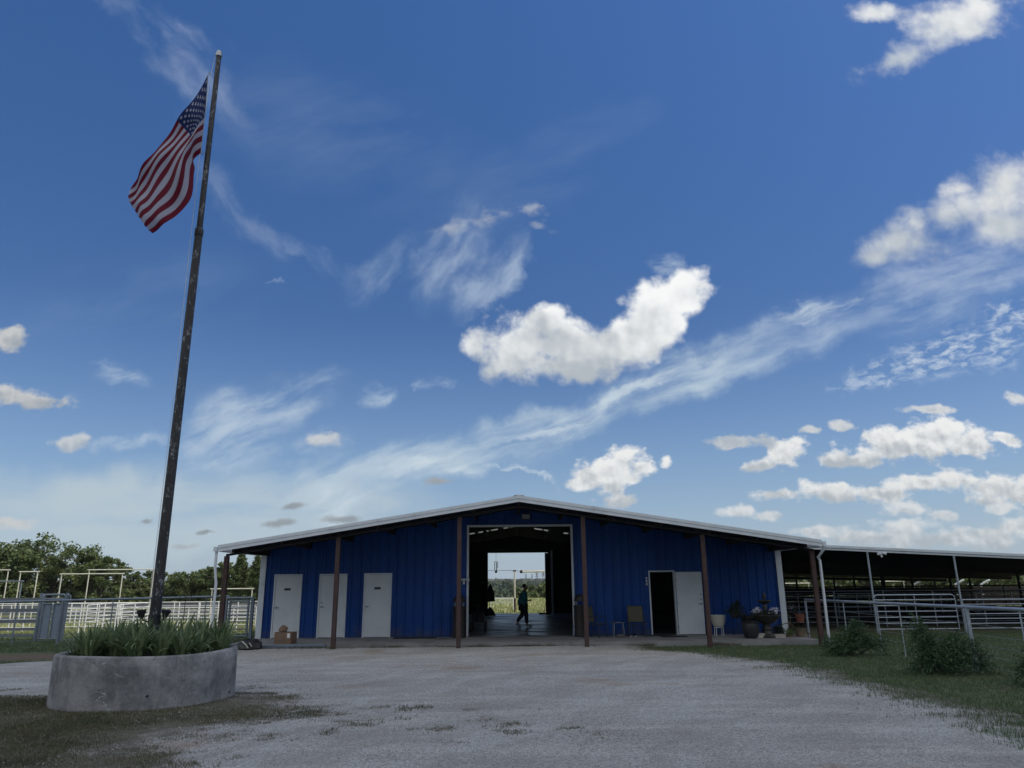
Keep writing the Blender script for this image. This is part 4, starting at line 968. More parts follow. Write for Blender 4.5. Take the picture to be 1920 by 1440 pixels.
mb = MB(); mb.lathe([(.097, 1.08), (.104, 1.085), (.104, 1.24), (.096, 1.245)], (FP.x, FP.y, 0), 16); mb.build('clamp', M['black'], fp)

# flag
net = [  # (x, y, depth) down the hoist, along the fly
 [(391, 138, 12.93), (366, 182, 12.78), (332, 226, 12.62), (296, 276, 12.55), (264, 319, 12.50), (244, 352, 12.52)],
 [(388, 176, 12.94), (369, 212, 12.70), (345, 240, 12.72), (306, 290, 12.48), (266, 345, 12.58), (243, 376, 12.42)],
 [(385, 213, 12.94), (371, 233, 12.74), (355, 254, 12.62), (318, 312, 12.55), (276, 366, 12.40), (256, 398, 12.52)],
 [(381, 250, 12.94), (362, 263, 12.62), (346, 290, 12.44), (330, 346, 12.38), (294, 391, 12.42), (269, 419, 12.44)],
 [(377, 287, 12.95), (362, 300, 12.94), (366, 322, 12.88), (354, 374, 12.52), (318, 416, 12.46), (283, 436, 12.46)]]
net3 = np.array([[tuple(at(p[0], p[1], p[2]+.55)) for p in row] for row in net])
def cr(Pts, t):
    n = len(Pts)-1; x = t*n; i = np.clip(np.floor(x).astype(int), 0, n-1); f = (x-i)
    g = lambda k: Pts[np.clip(k, 0, n)] if True else None
    ext = np.concatenate([[2*Pts[0]-Pts[1]], Pts, [2*Pts[-1]-Pts[-2]]])
    p0, p1, p2, p3 = ext[i], ext[i+1], ext[i+2], ext[i+3]; f = f.reshape((-1,)+(1,)*(Pts.ndim-1))
    return .5*((2*p1)+(-p0+p2)*f+(2*p0-5*p1+4*p2-p3)*f**2+(-p0+3*p1-3*p2+p3)*f**3)
NU, NV = 96, 60
rows = np.stack([cr(net3[j], np.linspace(0, 1, NU+1)) for j in range(5)])         # 5, NU, 3
S = cr(rows, np.linspace(0, 1, NV+1))                                             # NV+1, NU+1, 3
uu = np.linspace(0, 1, NU+1)[None]; vv = np.linspace(0, 1, NV+1)[:, None]
S[..., 1] += .045*np.sin(uu*15+vv*5)*np.clip(uu*2, 0, 1)+.02*np.sin(uu*31-vv*9)*uu
S[..., 0] += (.012*np.sin(vv*60)*np.clip((uu-.9)*10, 0, 1))
idx = np.arange((NU+1)*(NV+1)).reshape(NV+1, NU+1)
F = np.stack([idx[:-1, :-1], idx[:-1, 1:], idx[1:, 1:], idx[1:, :-1]], -1).reshape(-1, 4)
org = S[0, 0].copy()
m, nt, b = new_mat('flag_cloth')
at_ = nd(nt, 'ShaderNodeUVMap', {}, uv_map='flag'); sp = nd(nt, 'ShaderNodeSeparateXYZ', {0: at_.outputs[0]})
def fm(op, a, b=None):
    n = nt.nodes.new('ShaderNodeMath'); n.operation = op
    for i, v in enumerate((a, b)):
        if v is None: continue
        if isinstance(v, bpy.types.NodeSocket): nt.links.new(v, n.inputs[i])
        else: n.inputs[i].default_value = v
    return n.outputs[0]
U_, V_ = sp.outputs[0], sp.outputs[1]
stripe = fm('MODULO', fm('FLOOR', fm('MULTIPLY', V_, 13.)), 2.)
base = mixc(nt, stripe, (.135, .007, .022), (.36, .35, .43))
canton = fm('MULTIPLY', fm('LESS_THAN', U_, .4), fm('LESS_THAN', V_, 7/13))
cu, cv = fm('MULTIPLY', U_, 12/.4), fm('MULTIPLY', V_, 10*13/7)
ru_, rv_ = fm('ROUND', cu), fm('ROUND', cv)
pu, pv = fm('MULTIPLY', fm('SUBTRACT', cu, ru_), .063), fm('MULTIPLY', fm('SUBTRACT', cv, rv_), .054)
rr = fm('SQRT', fm('ADD', fm('MULTIPLY', pu, pu), fm('MULTIPLY', pv, pv)))
th = fm('ARCTAN2', pu, fm('MULTIPLY', pv, -1.))
lim = fm('ADD', .0185, fm('MULTIPLY', fm('COSINE', fm('MULTIPLY', th, 5.)), .008))
star = fm('LESS_THAN', rr, lim)
par = fm('LESS_THAN', fm('ABSOLUTE', fm('MODULO', fm('ADD', ru_, rv_), 2.)), .5)
ok = fm('MULTIPLY', fm('MULTIPLY', fm('GREATER_THAN', ru_, .5), fm('LESS_THAN', ru_, 11.5)), fm('MULTIPLY', fm('GREATER_THAN', rv_, .5), fm('LESS_THAN', rv_, 9.5)))
star = fm('MULTIPLY', fm('MULTIPLY', star, par), ok)
cc = mixc(nt, star, (.012, .022, .095), (.36, .36, .43))
colr = mixc(nt, canton, base, cc)
colr = mixc(nt, fm('GREATER_THAN', fm('MULTIPLY', -1., U_), -.012), colr, (.42, .42, .44))
nt.links.new(colr, b.inputs['Base Color']); b.inputs['Roughness'].default_value = .75; b.inputs['Specular IOR Level'].default_value = .2
tr = nt.nodes.new('ShaderNodeBsdfTranslucent'); nt.links.new(colr, tr.inputs[0]); mx = nt.nodes.new('ShaderNodeMixShader'); mx.inputs[0].default_value = .3
nt.links.new(b.outputs[0], mx.inputs[1]); nt.links.new(tr.outputs[0], mx.inputs[2]); nt.links.new(mx.outputs[0], nt.nodes['Material Output'].inputs[0])
fl = npmesh('flag', (S-org).reshape(-1, 3), F, m, smooth=True); fl.location = tuple(org)
uvl = fl.data.uv_layers.new(name='flag'); lv = np.zeros(len(fl.data.loops), np.int32); fl.data.loops.foreach_get('vertex_index', lv)
uvs = np.stack([np.broadcast_to(uu, (NV+1, NU+1)), np.broadcast_to(vv, (NV+1, NU+1))], -1).reshape(-1, 2)[lv]; uvl.data.foreach_set('uv', uvs.astype(np.float32).ravel())
tag(fl, 'worn red, white and blue stars and stripes flag streaming from the pole', 'flag')
mb = MB()
for vz in (0, 1):
    p = Vector(S[-1 if vz else 0, 0]); mb.ring(p+Vector((.03, 0, 0)), .035, .007, 'y', 12, 5)
mb.build('clip', M['chrome'], fl)

# ------------------------------------------------------------------ things on and beside the porch
def X_(px, py, Y): return at(px, py, Y).x
# cardboard boxes
a, b_ = X_(512, 1208, 22.9), X_(543, 1208, 22.9)
t = thing('cardboard_box', 'large brown cardboard box with a white label at the slab edge', 'box', ((a+b_)/2, 23.1, 0))
rz = -.18; cx_ = (a+b_)/2+.05
mb = MB(); mb.cbox((cx_, 23.1, .170), .54, .38, .33, rz); mb.build('carton', M['card'], t, smooth=False)
mb = MB(); mb.cbox((cx_, 23.1, .3365), .54, .055, .002, rz); mb.build('tape', M['wicker'], t, smooth=False)
n = Vector((math.cos(rz), math.sin(rz), 0)); n2 = Vector((math.sin(rz), -math.cos(rz), 0))
mb = MB(); mb.cbox(Vector((cx_, 23.1, .24))+n*.19+n2*.1915, .09, .002, .13, rz); mb.build('label', M['paper'], t, smooth=False)
mb = MB(); mb.cbox(Vector((cx_, 23.1, .09))-n*.1+n2*.1915, .22, .002, .05, rz); mb.build('print', M['wood'], t, smooth=False)
p = X_(531, 1185, 23.1)
t = thing('paper_bag', 'small crumpled brown paper bag lying on the big cardboard box', 'bag', (p, 23.1, .338))
rg = np.random.default_rng(3); pr = [(.10, .345), (.135, .37), (.13, .43), (.10, .47), (.05, .51), (.03, .515)]
mb = MB(); mb.lathe(pr, (p, 23.1, 0), 12); mb.v = [(x+rg.normal()*.012, y+rg.normal()*.012, z+rg.normal()*.010) for x, y, z in mb.v]; mb.build('sack', M['card'], t, sharp=20)
# black bag
p = X_(468, 1205, 22.4)
t = thing('rubbish_bag', 'slumped black plastic bag on the ground at the left porch corner', 'bag', (p, 22.3, GZ))
rg = np.random.default_rng(4); mb = MB(); mb.lathe([(.05, 0), (.26, .01), (.33, .10), (.30, .22), (.17, .31), (.05, .34), (.02, .36)], (0, 0, 0), 18)
mb.v = [(p+x*1.25+rg.normal()*.02, 22.3+y*.8+rg.normal()*.02, GZ+z*(.95+.1*math.sin(4*x))+max(0, rg.normal()*.015)) for x, y, z in mb.v]; mb.build('sack', M['black'], t, sharp=30)
mb = MB(); mb.path([(p-.1, 22.05, GZ+.3), (p+.02, 22.02, GZ+.22), (p+.1, 22.03, GZ+.12)], .018, 6); mb.path([(p+.12, 22.02, GZ+.27), (p+.2, 22.02, GZ+.16)], .014, 6); mb.build('tie', M['creampot'], t)
# mats
def mat_(label, px0, px1, Y0, Y1, rz=0):
    a, b_ = X_(px0, 1194, Y0), X_(px1, 1194, Y0); c = ((a+b_)/2, (Y0+Y1)/2, 0)
    t = thing('door_mat', label, 'mat', c); mb = MB(); mb.cbox((c[0], c[1], .011), b_-a, Y1-Y0, .016, rz); mb.build('pad', M['rubber'], t, smooth=False)
    mb = MB()
    for k in range(9): mb.cbox((c[0], c[1]-(Y1-Y0)/2+.06+k*(Y1-Y0-.12)/8, .022), (b_-a)*.94, .02, .004, rz)
    mb.build('ridges', M['black'], t, smooth=False)
mat_('long black rubber mat against the blue wall right of the third door', 737, 816, 24.55, 25.15)
mat_('black door mat in front of the open doorway', 1217, 1262, 24.75, 25.2)
mat_('black rubber mat lying askew before the open white door', 1243, 1290, 24.2, 24.7, .06)
# tall bins
for px, l in ((861, 'tall dark brown domed litter bin half hidden behind the post left of the passage'), (1089, 'tall dark brown domed litter bin right of the passage')):
    X = X_(px, 1160, 24.85); t = thing('litter_bin', l, 'bin', (X, 24.85, 0))
    mb = MB(); mb.lathe([(.20, .003), (.225, .02), (.225, .06), (.215, .07), (.215, .92), (.225, .94), (.225, .98), (.19, .985)], (X, 24.85, 0), 28); mb.build('body', M['bin'], t)
    mb = MB(); mb.lathe([(.205, 1.10), (.21, 1.13), (.195, 1.20), (.15, 1.28), (.08, 1.325), (.001, 1.335)], (X, 24.85, 0), 28); mb.build('dome_lid', M['bin'], t)
    for k in range(4):
        a = PI/4+k*PI/2; mb = MB(); mb.cbox((X+.19*math.cos(a), 24.85+.19*math.sin(a), 1.04), .03, .03, .118, a); mb.build('lid_strut', M['chrome'], t, smooth=False)
# grey jug by the passage jamb
X = X_(1079, 1180, 24.95); t = thing('water_jug', 'small grey plastic jug standing by the passage jamb', 'jug', (X, 24.95, 0))
mb = MB(); mb.lathe([(.085, .003), (.10, .02), (.10, .24), (.085, .30), (.04, .35), (.03, .37)], (X, 24.95, 0), 18); mb.build('body', M['sheet'], t)
mb = MB(); mb.lathe([(.034, .371), (.034, .40), (.001, .402)], (X, 24.95, 0), 12); mb.build('cap', M['whitelamp'], t)
mb = MB(); mb.path([(X, 24.85, .30), (X, 24.80, .27), (X, 24.80, .17), (X, 24.848, .14)], .013, 6); mb.build('handle', M['sheet'], t)
# patio chairs
def chair(label, X, Y, rz, grp='olive patio chairs on the porch'):
    t = thing('patio_chair', label, 'chair', (X, Y, 0), grp, rz)
    r = .014
    for s in (-1, 1):
        mb = MB(); mb.path([(s*.27, -.27, .006), (s*.27, -.26, .40), (s*.27, -.24, .60), (s*.27, -.19, .645), (s*.27, .05, .645), (s*.26, .16, .62)], r, 8); mb.build('front_leg', M['black'], t, local=True)
        mb = MB(); mb.path([(s*.26, .30, .006), (s*.255, .16, .38), (s*.25, .13, .45)], r, 8); mb.build('rear_leg', M['black'], t, local=True)
        mb = MB(); mb.path([(s*.25, -.25, .425), (s*.25, .13, .39), (s*.25, .17, .45), (s*.24, .25, .94)], r, 8); mb.build('side_rail', M['black'], t, local=True)
    mb = MB(); mb.tube((-.24, .25, .94), (.24, .25, .94), r, 8); mb.build('top_rail', M['black'], t, local=True)
    mb = MB(); mb.tube((-.27, -.26, .40), (.27, -.26, .40), r*.9, 8); mb.build('front_rail', M['black'], t, local=True)
    def sheet(pts, name):
        V = []; F = []; n = 6
        for i, (y, z) in enumerate(pts):
            for j in range(n+1):
                u = j/n*2-1; V.append((u*.24, y, z-.018*(1-u*u)*(1 if name == 'seat' else 0)))
        for i in range(len(pts)-1):
            for j in range(n): k = i*(n+1)+j; F.append((k, k+1, k+n+2, k+n+1))
        mb = MB(); mb.add(V, F); mb.add([(x, y+(.004 if name == 'backrest' else 0), z-.004) for x, y, z in V], [f[::-1] for f in F]); mb.build(name, M['sling'], t, local=True)
    sheet([(-.245, .428), (-.12, .416), (.0, .405), (.12, .395)], 'seat'); sheet([(.165, .455), (.195, .62), (.22, .78), (.243, .93)], 'backrest')
    return t
chair('olive sling patio chair beside the litter bin, turned towards the table', X_(1117, 1190, 24.35), 24.4, .95)
chair('olive sling patio chair left of the open doorway, facing out', X_(1195, 1190, 24.4), 24.5, -.04)
X = X_(1160, 1190, 24.5); t = thing('side_table', 'small low patio table with glass top between the two chairs', 'table', (X, 24.5, 0))
mb = MB(); mb.lathe([(.23, .455), (.235, .46), (.235, .468), (.23, .472)], (X, 24.5, 0), 28); mb.build('table_top', M['glass'], t)
mb = MB(); mb.ring((X, 24.5, .446), .225, .009, 'z', 28, 6); mb.build('rim', M['chrome'], t)
for k in range(4):
    a = PI/4+k*PI/2; mb = MB(); mb.path([(X+.20*math.cos(a), 24.5+.20*math.sin(a), .44), (X+.24*math.cos(a), 24.5+.24*math.sin(a), .005)], .011, 8); mb.build('leg', M['chrome'], t)
X = X_(1165, 1188, 24.7); t = thing('pet_bowl', 'shallow pale bowl on the porch under the small table', 'bowl', (X, 24.85, 0))
mb = MB(); mb.lathe([(.10, .003), (.13, .05), (.14, .055), (.12, .045), (.09, .02), (.001, .018)], (X, 24.85, 0), 20); mb.build('dish', M['creampot'], t)
for k, px in enumerate((1181, 1190)):
    X = X_(px, 1190, 24.75); t = thing('shoe', ['dark shoe with pale toe under the right patio chair', 'dark shoe with pale sole stripe, closest to the doorway under the chair'][k], 'shoe', (X, 24.75, 0), 'pair of shoes under the chair')
    mb = MB(); mb.path([(X+.02, 24.86, .05), (X+.01, 24.80, .048), (X, 24.70, .04), (X-.005, 24.62, .03)], [.035, .045, .042, .028], 10); mb.v = [(x, y, max(.018, z)) for x, y, z in mb.v]; mb.build('upper', M['black'], t)
    mb = MB(); mb.cbox((X+.005, 24.74, .010), .085, .27, .014); mb.build('sole', M['paper'], t, smooth=False)
# cream pot on legs
X = X_(1348, 1180, 24.6); t = thing('plant_pot', 'empty cream plant pot on a thin legged stand by the post', 'pot', (X, 24.6, 0))
mb = MB(); mb.lathe([(.11, .27), (.16, .30), (.205, .42), (.225, .55), (.23, .60), (.25, .605), (.25, .64), (.225, .642), (.215, .60), (.19, .45), (.13, .32), (.001, .31)], (X, 24.6, 0), 32); mb.build('bowl', M['creampot'], t)
mb = MB(); mb.ring((X, 24.6, .262), .15, .010, 'z', 24, 6); mb.build('stand_ring', M['whtpipe'], t)
for k in range(4):
    a = PI/4+k*PI/2; mb = MB(); mb.path([(X+.15*math.cos(a), 24.6+.15*math.sin(a), .26), (X+.17*math.cos(a), 24.6+.17*math.sin(a), .004)], .011, 8); mb.build('leg', M['whtpipe'], t)
# dark trailing plant on a wire stand
X = X_(1382, 1190, 24.4); t = thing('potted_plant', 'dark trailing plant on a tall thin wire stand against the blue wall', 'plant', (X, 24.4, 0))
mb = MB(); mb.lathe([(.12, .56), (.17, .60), (.20, .72), (.205, .74), (.18, .735), (.001, .72)], (X, 24.4, 0), 20); mb.build('pot', M['black'], t)
for k in range(3):
    a = PI/6+k*2*PI/3; mb = MB(); mb.path([(X+.14*math.cos(a), 24.4+.14*math.sin(a), .58), (X+.06*math.cos(a), 24.4+.06*math.sin(a), .25), (X+.15*math.cos(a), 24.4+.15*math.sin(a), .005)], .009, 6); mb.build('stand_leg', M['black'], t)
def plantcloud(parent, cx, cy, cz, rx, ry, rz_, n, size, mat, name='foliage', seed=1, up=0.):
    rg = np.random.default_rng(seed); P = inball(n, rg, .45)*np.array((rx, ry, rz_)); P *= (1+.25*np.sin(P[:, :1]*23+seed)); off = parent.location
    V, F = quads(P+np.array((cx-off.x, cy-off.y, cz-off.z)), size, rg, .55, up); o = npmesh(name, V, F, mat, parent); return o
plantcloud(t, X, 24.4, .80, .30, .26, .20, 500, .07, M['darkleaf'], seed=2); plantcloud(t, X+.1, 24.4, .98, .10, .10, .16, 90, .07, M['darkleaf'], 'shoots', 3)
# dark pots and the tiered fountain
X = X_(1409, 1200, 23.6); t = thing('potted_plant', 'low leafy plant in a big glossy dark urn left of the fountain', 'plant', (X, 23.6, 0))
mb = MB(); mb.lathe([(.16, .003), (.20, .03), (.25, .18), (.27, .34), (.245, .44), (.27, .47), (.27, .50), (.235, .50), (.001, .47)], (X, 23.6, 0), 28); mb.build('urn', M['black'], t)
plantcloud(t, X, 23.6, .56, .32, .28, .16, 520, .07, M['darkleaf'], seed=4)
X = X_(1440, 1200, 23.7); t = thing('fountain', 'dark two tier garden fountain planted with white flowers on the porch end', 'fountain', (X, 23.7, 0))
mb = MB(); mb.lathe([(.26, .003), (.27, .05), (.24, .08), (.16, .12), (.13, .20), (.15, .26), (.12, .34), (.14, .42)], (X, 23.7, 0), 28); mb.build('pedestal', M['bronze'], t)
mb = MB(); mb.lathe([(.14, .421), (.25, .46), (.37, .55), (.43, .64), (.45, .66), (.45, .685), (.41, .685), (.30, .60), (.001, .58)], (X, 23.7, 0), 36); mb.build('lower_bowl', M['bronze'], t)
mb = MB(); mb.lathe([(.06, .59), (.075, .70), (.05, .80), (.075, .93), (.05, .99)], (X, 23.7, 0), 20); mb.build('stem', M['bronze'], t)
mb = MB(); mb.lathe([(.05, .992), (.12, 1.02), (.20, 1.08), (.215, 1.10), (.21, 1.115), (.16, 1.08), (.001, 1.06)], (X, 23.7, 0), 28); mb.build('upper_bowl', M['bronze'], t)
mb = MB(); mb.lathe([(.035, 1.065), (.03, 1.14), (.045, 1.17), (.06, 1.23), (.045, 1.30), (.015, 1.355), (.001, 1.36)], (X, 23.7, 0), 16); mb.build('finial', M['bronze'], t)
plantcloud(t, X, 23.7, .72, .40, .36, .10, 420, .07, M['darkleaf'], seed=5)
rg = np.random.default_rng(6)
for k, (dx, n) in enumerate(((-.27, 60), (.25, 70))):
    P = inball(n, rg, .45)*np.array((.18, .2, .11))+np.array((dx, -.05, .80)); V, F = quads(P, .062, rg, .95, .2); o = npmesh('flowers', V, F, M['petal'], t)
mb = MB(); mb.cbox((X-.33, 23.62, .07), .40, .2, .135); mb.build('stone', M['stone'], t, smooth=False)
mb = MB(); mb.cbox((X+.33, 23.62, .055), .34, .2, .105, .1); mb.build('stone', M['stone'], t, smooth=False)
X = X_(1462, 1196, 23.8); t = thing('potted_plant', 'small dark bushy plant in a low black pot right of the fountain', 'plant', (X+.03, 23.9, GZ))
mb = MB(); mb.lathe([(.12, GZ+.003), (.16, GZ+.22), (.17, GZ+.24), (.001, GZ+.23)], (X+.03, 23.9, 0), 18); mb.build('pot', M['black'], t)
plantcloud(t, X+.03, 23.9, GZ+.34, .22, .2, .18, 360, .06, M['darkleaf'], seed=7)
# bicycle planter
X = X_(1486, 1198, 24.1); Y = 24.05
t = thing('bicycle_planter', 'rusty ornamental bicycle plant stand with baskets beside the white fence post', 'planter', (X, Y, GZ))
for nm, cx_, R in (('wheel', -.14, .27), ('wheel', .45, .13)):
    mb = MB(); mb.ring((X+cx_, Y, GZ+R+.012), R, .014, 'y', 28, 6)
    for k in range(8): mb.path([(X+cx_, Y, GZ+R+.012), (X+cx_+R*math.cos(k*PI/4), Y, GZ+R+.012+R*math.sin(k*PI/4))], .005, 5)
    mb.build('wheel', M['wicker'], t)
mb = MB(); mb.path([(X-.14, Y+.03, GZ+.28), (X-.05, Y+.03, GZ+.55), (X+.02, Y+.03, GZ+.75), (X-.08, Y+.03, GZ+.80)], .013, 6); mb.path([(X-.05, Y+.03, GZ+.55), (X+.18, Y+.03, GZ+.30), (X+.45, Y+.03, GZ+.14)], .013, 6); mb.path([(X+.18, Y+.03, GZ+.30), (X+.22, Y+.03, GZ+.58)], .012, 6); mb.build('bike_frame', M['wicker'], t)
for cx_, cz, r, h, mt in ((.24, .58, .15, .24, 'terra'), (.22, .14, .17, .26, 'wicker'), (-.16, .02, .15, .2, 'wicker')):
    mb = MB(); mb.lathe([(r*.7, GZ+cz), (r*.8, GZ+cz+h*.4), (r, GZ+cz+h), (r*1.06, GZ+cz+h+.01), (r*.9, GZ+cz+h), (.001, GZ+cz+h-.03)], (X+cx_, Y-.12, 0), 18); mb.build('basket', M[mt], t)
plantcloud(t, X+.05, Y-.05, GZ+.98, .24, .18, .20, 200, .06, M['darkleaf'], seed=9); plantcloud(t, X-.16, Y-.12, GZ+.30, .17, .15, .10, 160, .05, M['cover'], 'foliage', 10)
plantcloud(t, X-.02, Y-.1, GZ+1.02, .15, .12, .12, 30, .06, M['petal'], 'blossoms', 11); plantcloud(t, X+.22, Y-.1, GZ+.50, .18, .15, .08, 120, .05, M['darkleaf'], seed=12)
t2 = thing('stone_ornament', 'small curled pale stone ornament on the grass right of the bicycle planter', 'ornament', (X_(1508, 1197, 24), 24.0, GZ))
x0 = X_(1508, 1197, 24); mb = MB(); mb.path([(x0-.10, 24, GZ+.0), (x0-.10, 24, GZ+.14), (x0-.04, 24, GZ+.21), (x0+.06, 24, GZ+.20), (x0+.09, 24, GZ+.12)], [.04, .04, .038, .035, .03], 8); mb.build('stone', M['stone'], t2)

# ------------------------------------------------------------------ in the passage
# small hand cart with yellow wheel
X, Y = X_(901, 1180, 27.2), 27.4
t = thing('garden_cart', 'dark utility cart with a yellow wheel just inside the passage', 'cart', (X, Y, 0))
mb = MB(); mb.box(X-.30, X+.10, Y-.1, Y+.9, .34, .38); mb.box(X-.30, X-.27, Y-.1, Y+.9, .381, .66); mb.box(X+.07, X+.10, Y-.1, Y+.9, .381, .66); mb.box(X-.269, X+.069, Y-.1, Y-.07, .381, .66); mb.box(X-.269, X+.069, Y+.87, Y+.9, .381, .66); mb.build('tray', M['darksteel'], t, smooth=False)
for s, xx in ((-1, X-.36), (1, X+.15)):
    for yy in (Y+.06, Y+.74):
        mb = MB(); mb.ring((xx, yy, .18), .135, .042, 'x', 24, 8); w_ = mb.build('wheel', M['rubber'], t)
        mb = MB(); mb.path([(xx-.035, yy, .18), (xx+.035, yy, .18)], .10, 18); mb.build('hub', M['yellow'], w_)
mb = MB(); mb.path([(X-.1, Y-.1, .36), (X-.1, Y-.35, .55), (X-.1, Y-.5, .95)], .016, 6); mb.path([(X-.2, Y-.5, .95), (X, Y-.5, .95)], .018, 6); mb.build('handle', M['black'], t)
# coats and broom hanging on the left
X, Y = X_(920, 1120, 40.2), 40.2
t = thing('hanging_coat', 'long dark coat hanging at the left edge of the rear doorway', 'coat', (X, Y, 1.0))
z1, z0 = at(920, 1095, Y).z, at(920, 1128, Y).z
mb = MB(); mb.path([(X-.02, Y, z1), (X-.02, Y, z1-.12), (X-.03, Y, z1-.3), (X-.02, Y, (z0+z1)/2), (X, Y, z0)], [.03, .08, .17, .2, .24], 12); mb.v = [(x, Y+(y-Y)*.5, z) for x, y, z in mb.v]; mb.build('cloth', M['navy'], t)
mb = MB(); mb.path([(X-.02, Y, z1+.07), (X-.02, Y, z1)], .012, 6); mb.path([(X-.02, Y, z1+.07), (X-.5, Y, z1+.07)], .012, 6); mb.build('hook', M['chrome'], t)
X = X_(918, 1150, 39.4); t = thing('broom', 'dark broom leaning at the left of the rear doorway', 'broom', (X, 39.4, 0))
mb = MB(); mb.tube((X+.02, 39.4, .42), (X-.12, 39.5, 1.55), .016, 8); mb.build('handle', M['wood'], t)
mb = MB(); mb.path([(X+.02, 39.4, .45), (X+.03, 39.4, .30), (X+.04, 39.4, .02)], [.06, .16, .30], 12); mb.v = [(x, 39.4+(y-39.4)*.4, z) for x, y, z in mb.v]; mb.build('bristles', M['bin'], t)
X = X_(1026, 1110, 40.8); t = thing('halter_bundle', 'bundle of dark halters hanging at the right edge of the rear doorway', 'halter', (X, 40.8, .9))
z = at(1026, 1118, 40.8).z
mb = MB()
for k in range(4): mb.ring((X+.05*k-.05, 40.8-.03*k, z+.02*k), .17-.015*k, .018, 'y' if k % 2 else 'x', 18, 5)
mb.build('straps', M['navy'], t); mb = MB(); mb.path([(X, 40.8, z+.15), (X+.02, 40.8, z+.4), (X+.25, 40.8, z+.4)], .012, 6); mb.build('hook', M['chrome'], t)
X = X_(1022, 1150, 41); t = thing('floor_squeegee', 'dark wide squeegee standing at the right of the rear doorway', 'squeegee', (X, 41, 0))
mb = MB(); mb.cbox((X-.05, 41, .05), .55, .06, .08); mb.build('blade', M['black'], t, smooth=False); mb = MB(); mb.tube((X-.05, 41, .09), (X+.2, 41.1, 1.45), .015, 8); mb.build('handle', M['wood'], t)
# wind chime
p0, p1, p2 = at(930, 1038, 41.6), at(930, 1053, 41.6), at(930, 1072, 41.6); X, Y = p0.x, 41.6
t = thing('wind_chime', 'wind chime of thin tubes hanging in the rear doorway', 'wind chime', (X, Y, p1.z))
mb = MB(); mb.tube((X, Y, e.z+.02), (X, Y, p1.z), .006, 5); mb.build('cord', M['black'], t)
mb = MB(); mb.lathe([(.12, p1.z-.02), (.125, p1.z), (.001, p1.z+.004)], (X, Y, 0), 16); mb.build('top_disc', M['wood'], t)
for k in range(5):
    a = 2*PI*k/5; mb = MB(); mb.tube((X+.095*math.cos(a), Y+.095*math.sin(a), p1.z-.04), (X+.095*math.cos(a), Y+.095*math.sin(a), p1.z-.36-.03*k), .016, 8); mb.build('tube', M['darksteel'], t)
mb = MB(); mb.tube((X, Y, p1.z-.02), (X, Y, p2.z+.05), .005, 5); mb.ball((X, Y, p2.z), .075, 10); mb.build('clapper', M['black'], t)

# ------------------------------------------------------------------ the person walking through
def skin_mesh(name, verts, edges, radii, mat, parent, sub=2, root=0):
    me = bpy.data.meshes.new(name); me.from_pydata([tuple(v) for v in verts], edges, []); o = bpy.data.objects.new(name, me); C.objects.link(o)
    mo = o.modifiers.new('s', 'SKIN'); sv = me.skin_vertices[0].data
    for i, r in enumerate(radii):
        sv[i].radius = r if isinstance(r, tuple) else (r, r); sv[i].use_root = (i == root)
    mo.use_smooth_shade = True; ss = o.modifiers.new('u', 'SUBSURF'); ss.levels = sub; ss.render_levels = sub
    dg = bpy.context.evaluated_depsgraph_get(); nm = bpy.data.meshes.new_from_object(o.evaluated_get(dg)); bpy.data.objects.remove(o); nm.name = name; nm.materials.clear(); nm.materials.append(mat)
    nm.polygons.foreach_set('use_smooth', [True]*len(nm.polygons))
    q = bpy.data.objects.new(name, nm); C.objects.link(q); q.parent = parent; return q
PX = X_(981, 1150, 30.2)
per = thing('person', 'person in loose teal shirt and dark trousers walking right through the passage', 'person', (PX, 30.2, .004))
vs = []; ed = []; ra = []
def jn(p, r, link=None):
    vs.append(p); ra.append(r)
    if link is not None: ed.append((link, len(vs)-1))
    return len(vs)-1
pel = jn((0, 0, .86), (.15, .115)); sp1 = jn((.02, 0, 1.04), (.14, .105), pel); che = jn((.03, 0, 1.22), (.155, .115), sp1); nkb = jn((.055, 0, 1.355), (.075, .07), che); nk = jn((.075, 0, 1.42), .052, nkb)
hd = jn((.10, 0, 1.495), (.078, .088), nk); hd2 = jn((.105, 0, 1.565), (.075, .082), hd); hd3 = jn((.10, 0, 1.615), (.05, .055), hd2); nose = jn((.195, 0, 1.505), .012, hd)
legs = {}
for s, (kx, kz, ax, az, tx, tz) in ((-1, (.13, .47, .15, .085, .31, .03)), (1, (-.03, .46, -.24, .13, -.12, .03))):
    h = jn((.0, s*.085, .80), .088, pel); kn = jn((kx, s*.09, kz), .056, h); ca = jn(((kx*.45+ax*.55)-.02, s*.09, (kz*.55+az*.45)), .052, kn); an = jn((ax, s*.09, az), .037, ca); to = jn((tx, s*.095, tz), (.035, .022), an)
    legs[s] = (h, kn, ca, an, to)
arms = {}
for s in (-1, 1):
    sh = jn((.04, s*.17, 1.315), .052, che); el = jn((-.005, s*.215, 1.06), .040, sh); wr = jn((.20, s*.11, 1.0), .026, el); pa = jn((.275, s*.075, 1.005), (.034, .018), wr)
    for k in range(4):
        f1_ = jn((.31+.01*(k in (1, 2)), s*(.075-.02)+s*.0, 1.028-.016*k), .0085, pa); jn((.335, s*.02, 1.022-.016*k), .0078, f1_)
    th_ = jn((.285, s*.045, 1.035), .010, pa); jn((.315, s*.025, 1.045), .0085, th_); arms[s] = (sh, el, wr)
body = skin_mesh('body', vs, ed, ra, M['skin'], per)
V_ = lambda i: Vector(vs[i])
cv = []; ce = []; crr = []
def cj(p, r, link=None):
    cv.append(tuple(p)); crr.append(r)
    if link is not None: ce.append((link, len(cv)-1))
    return len(cv)-1
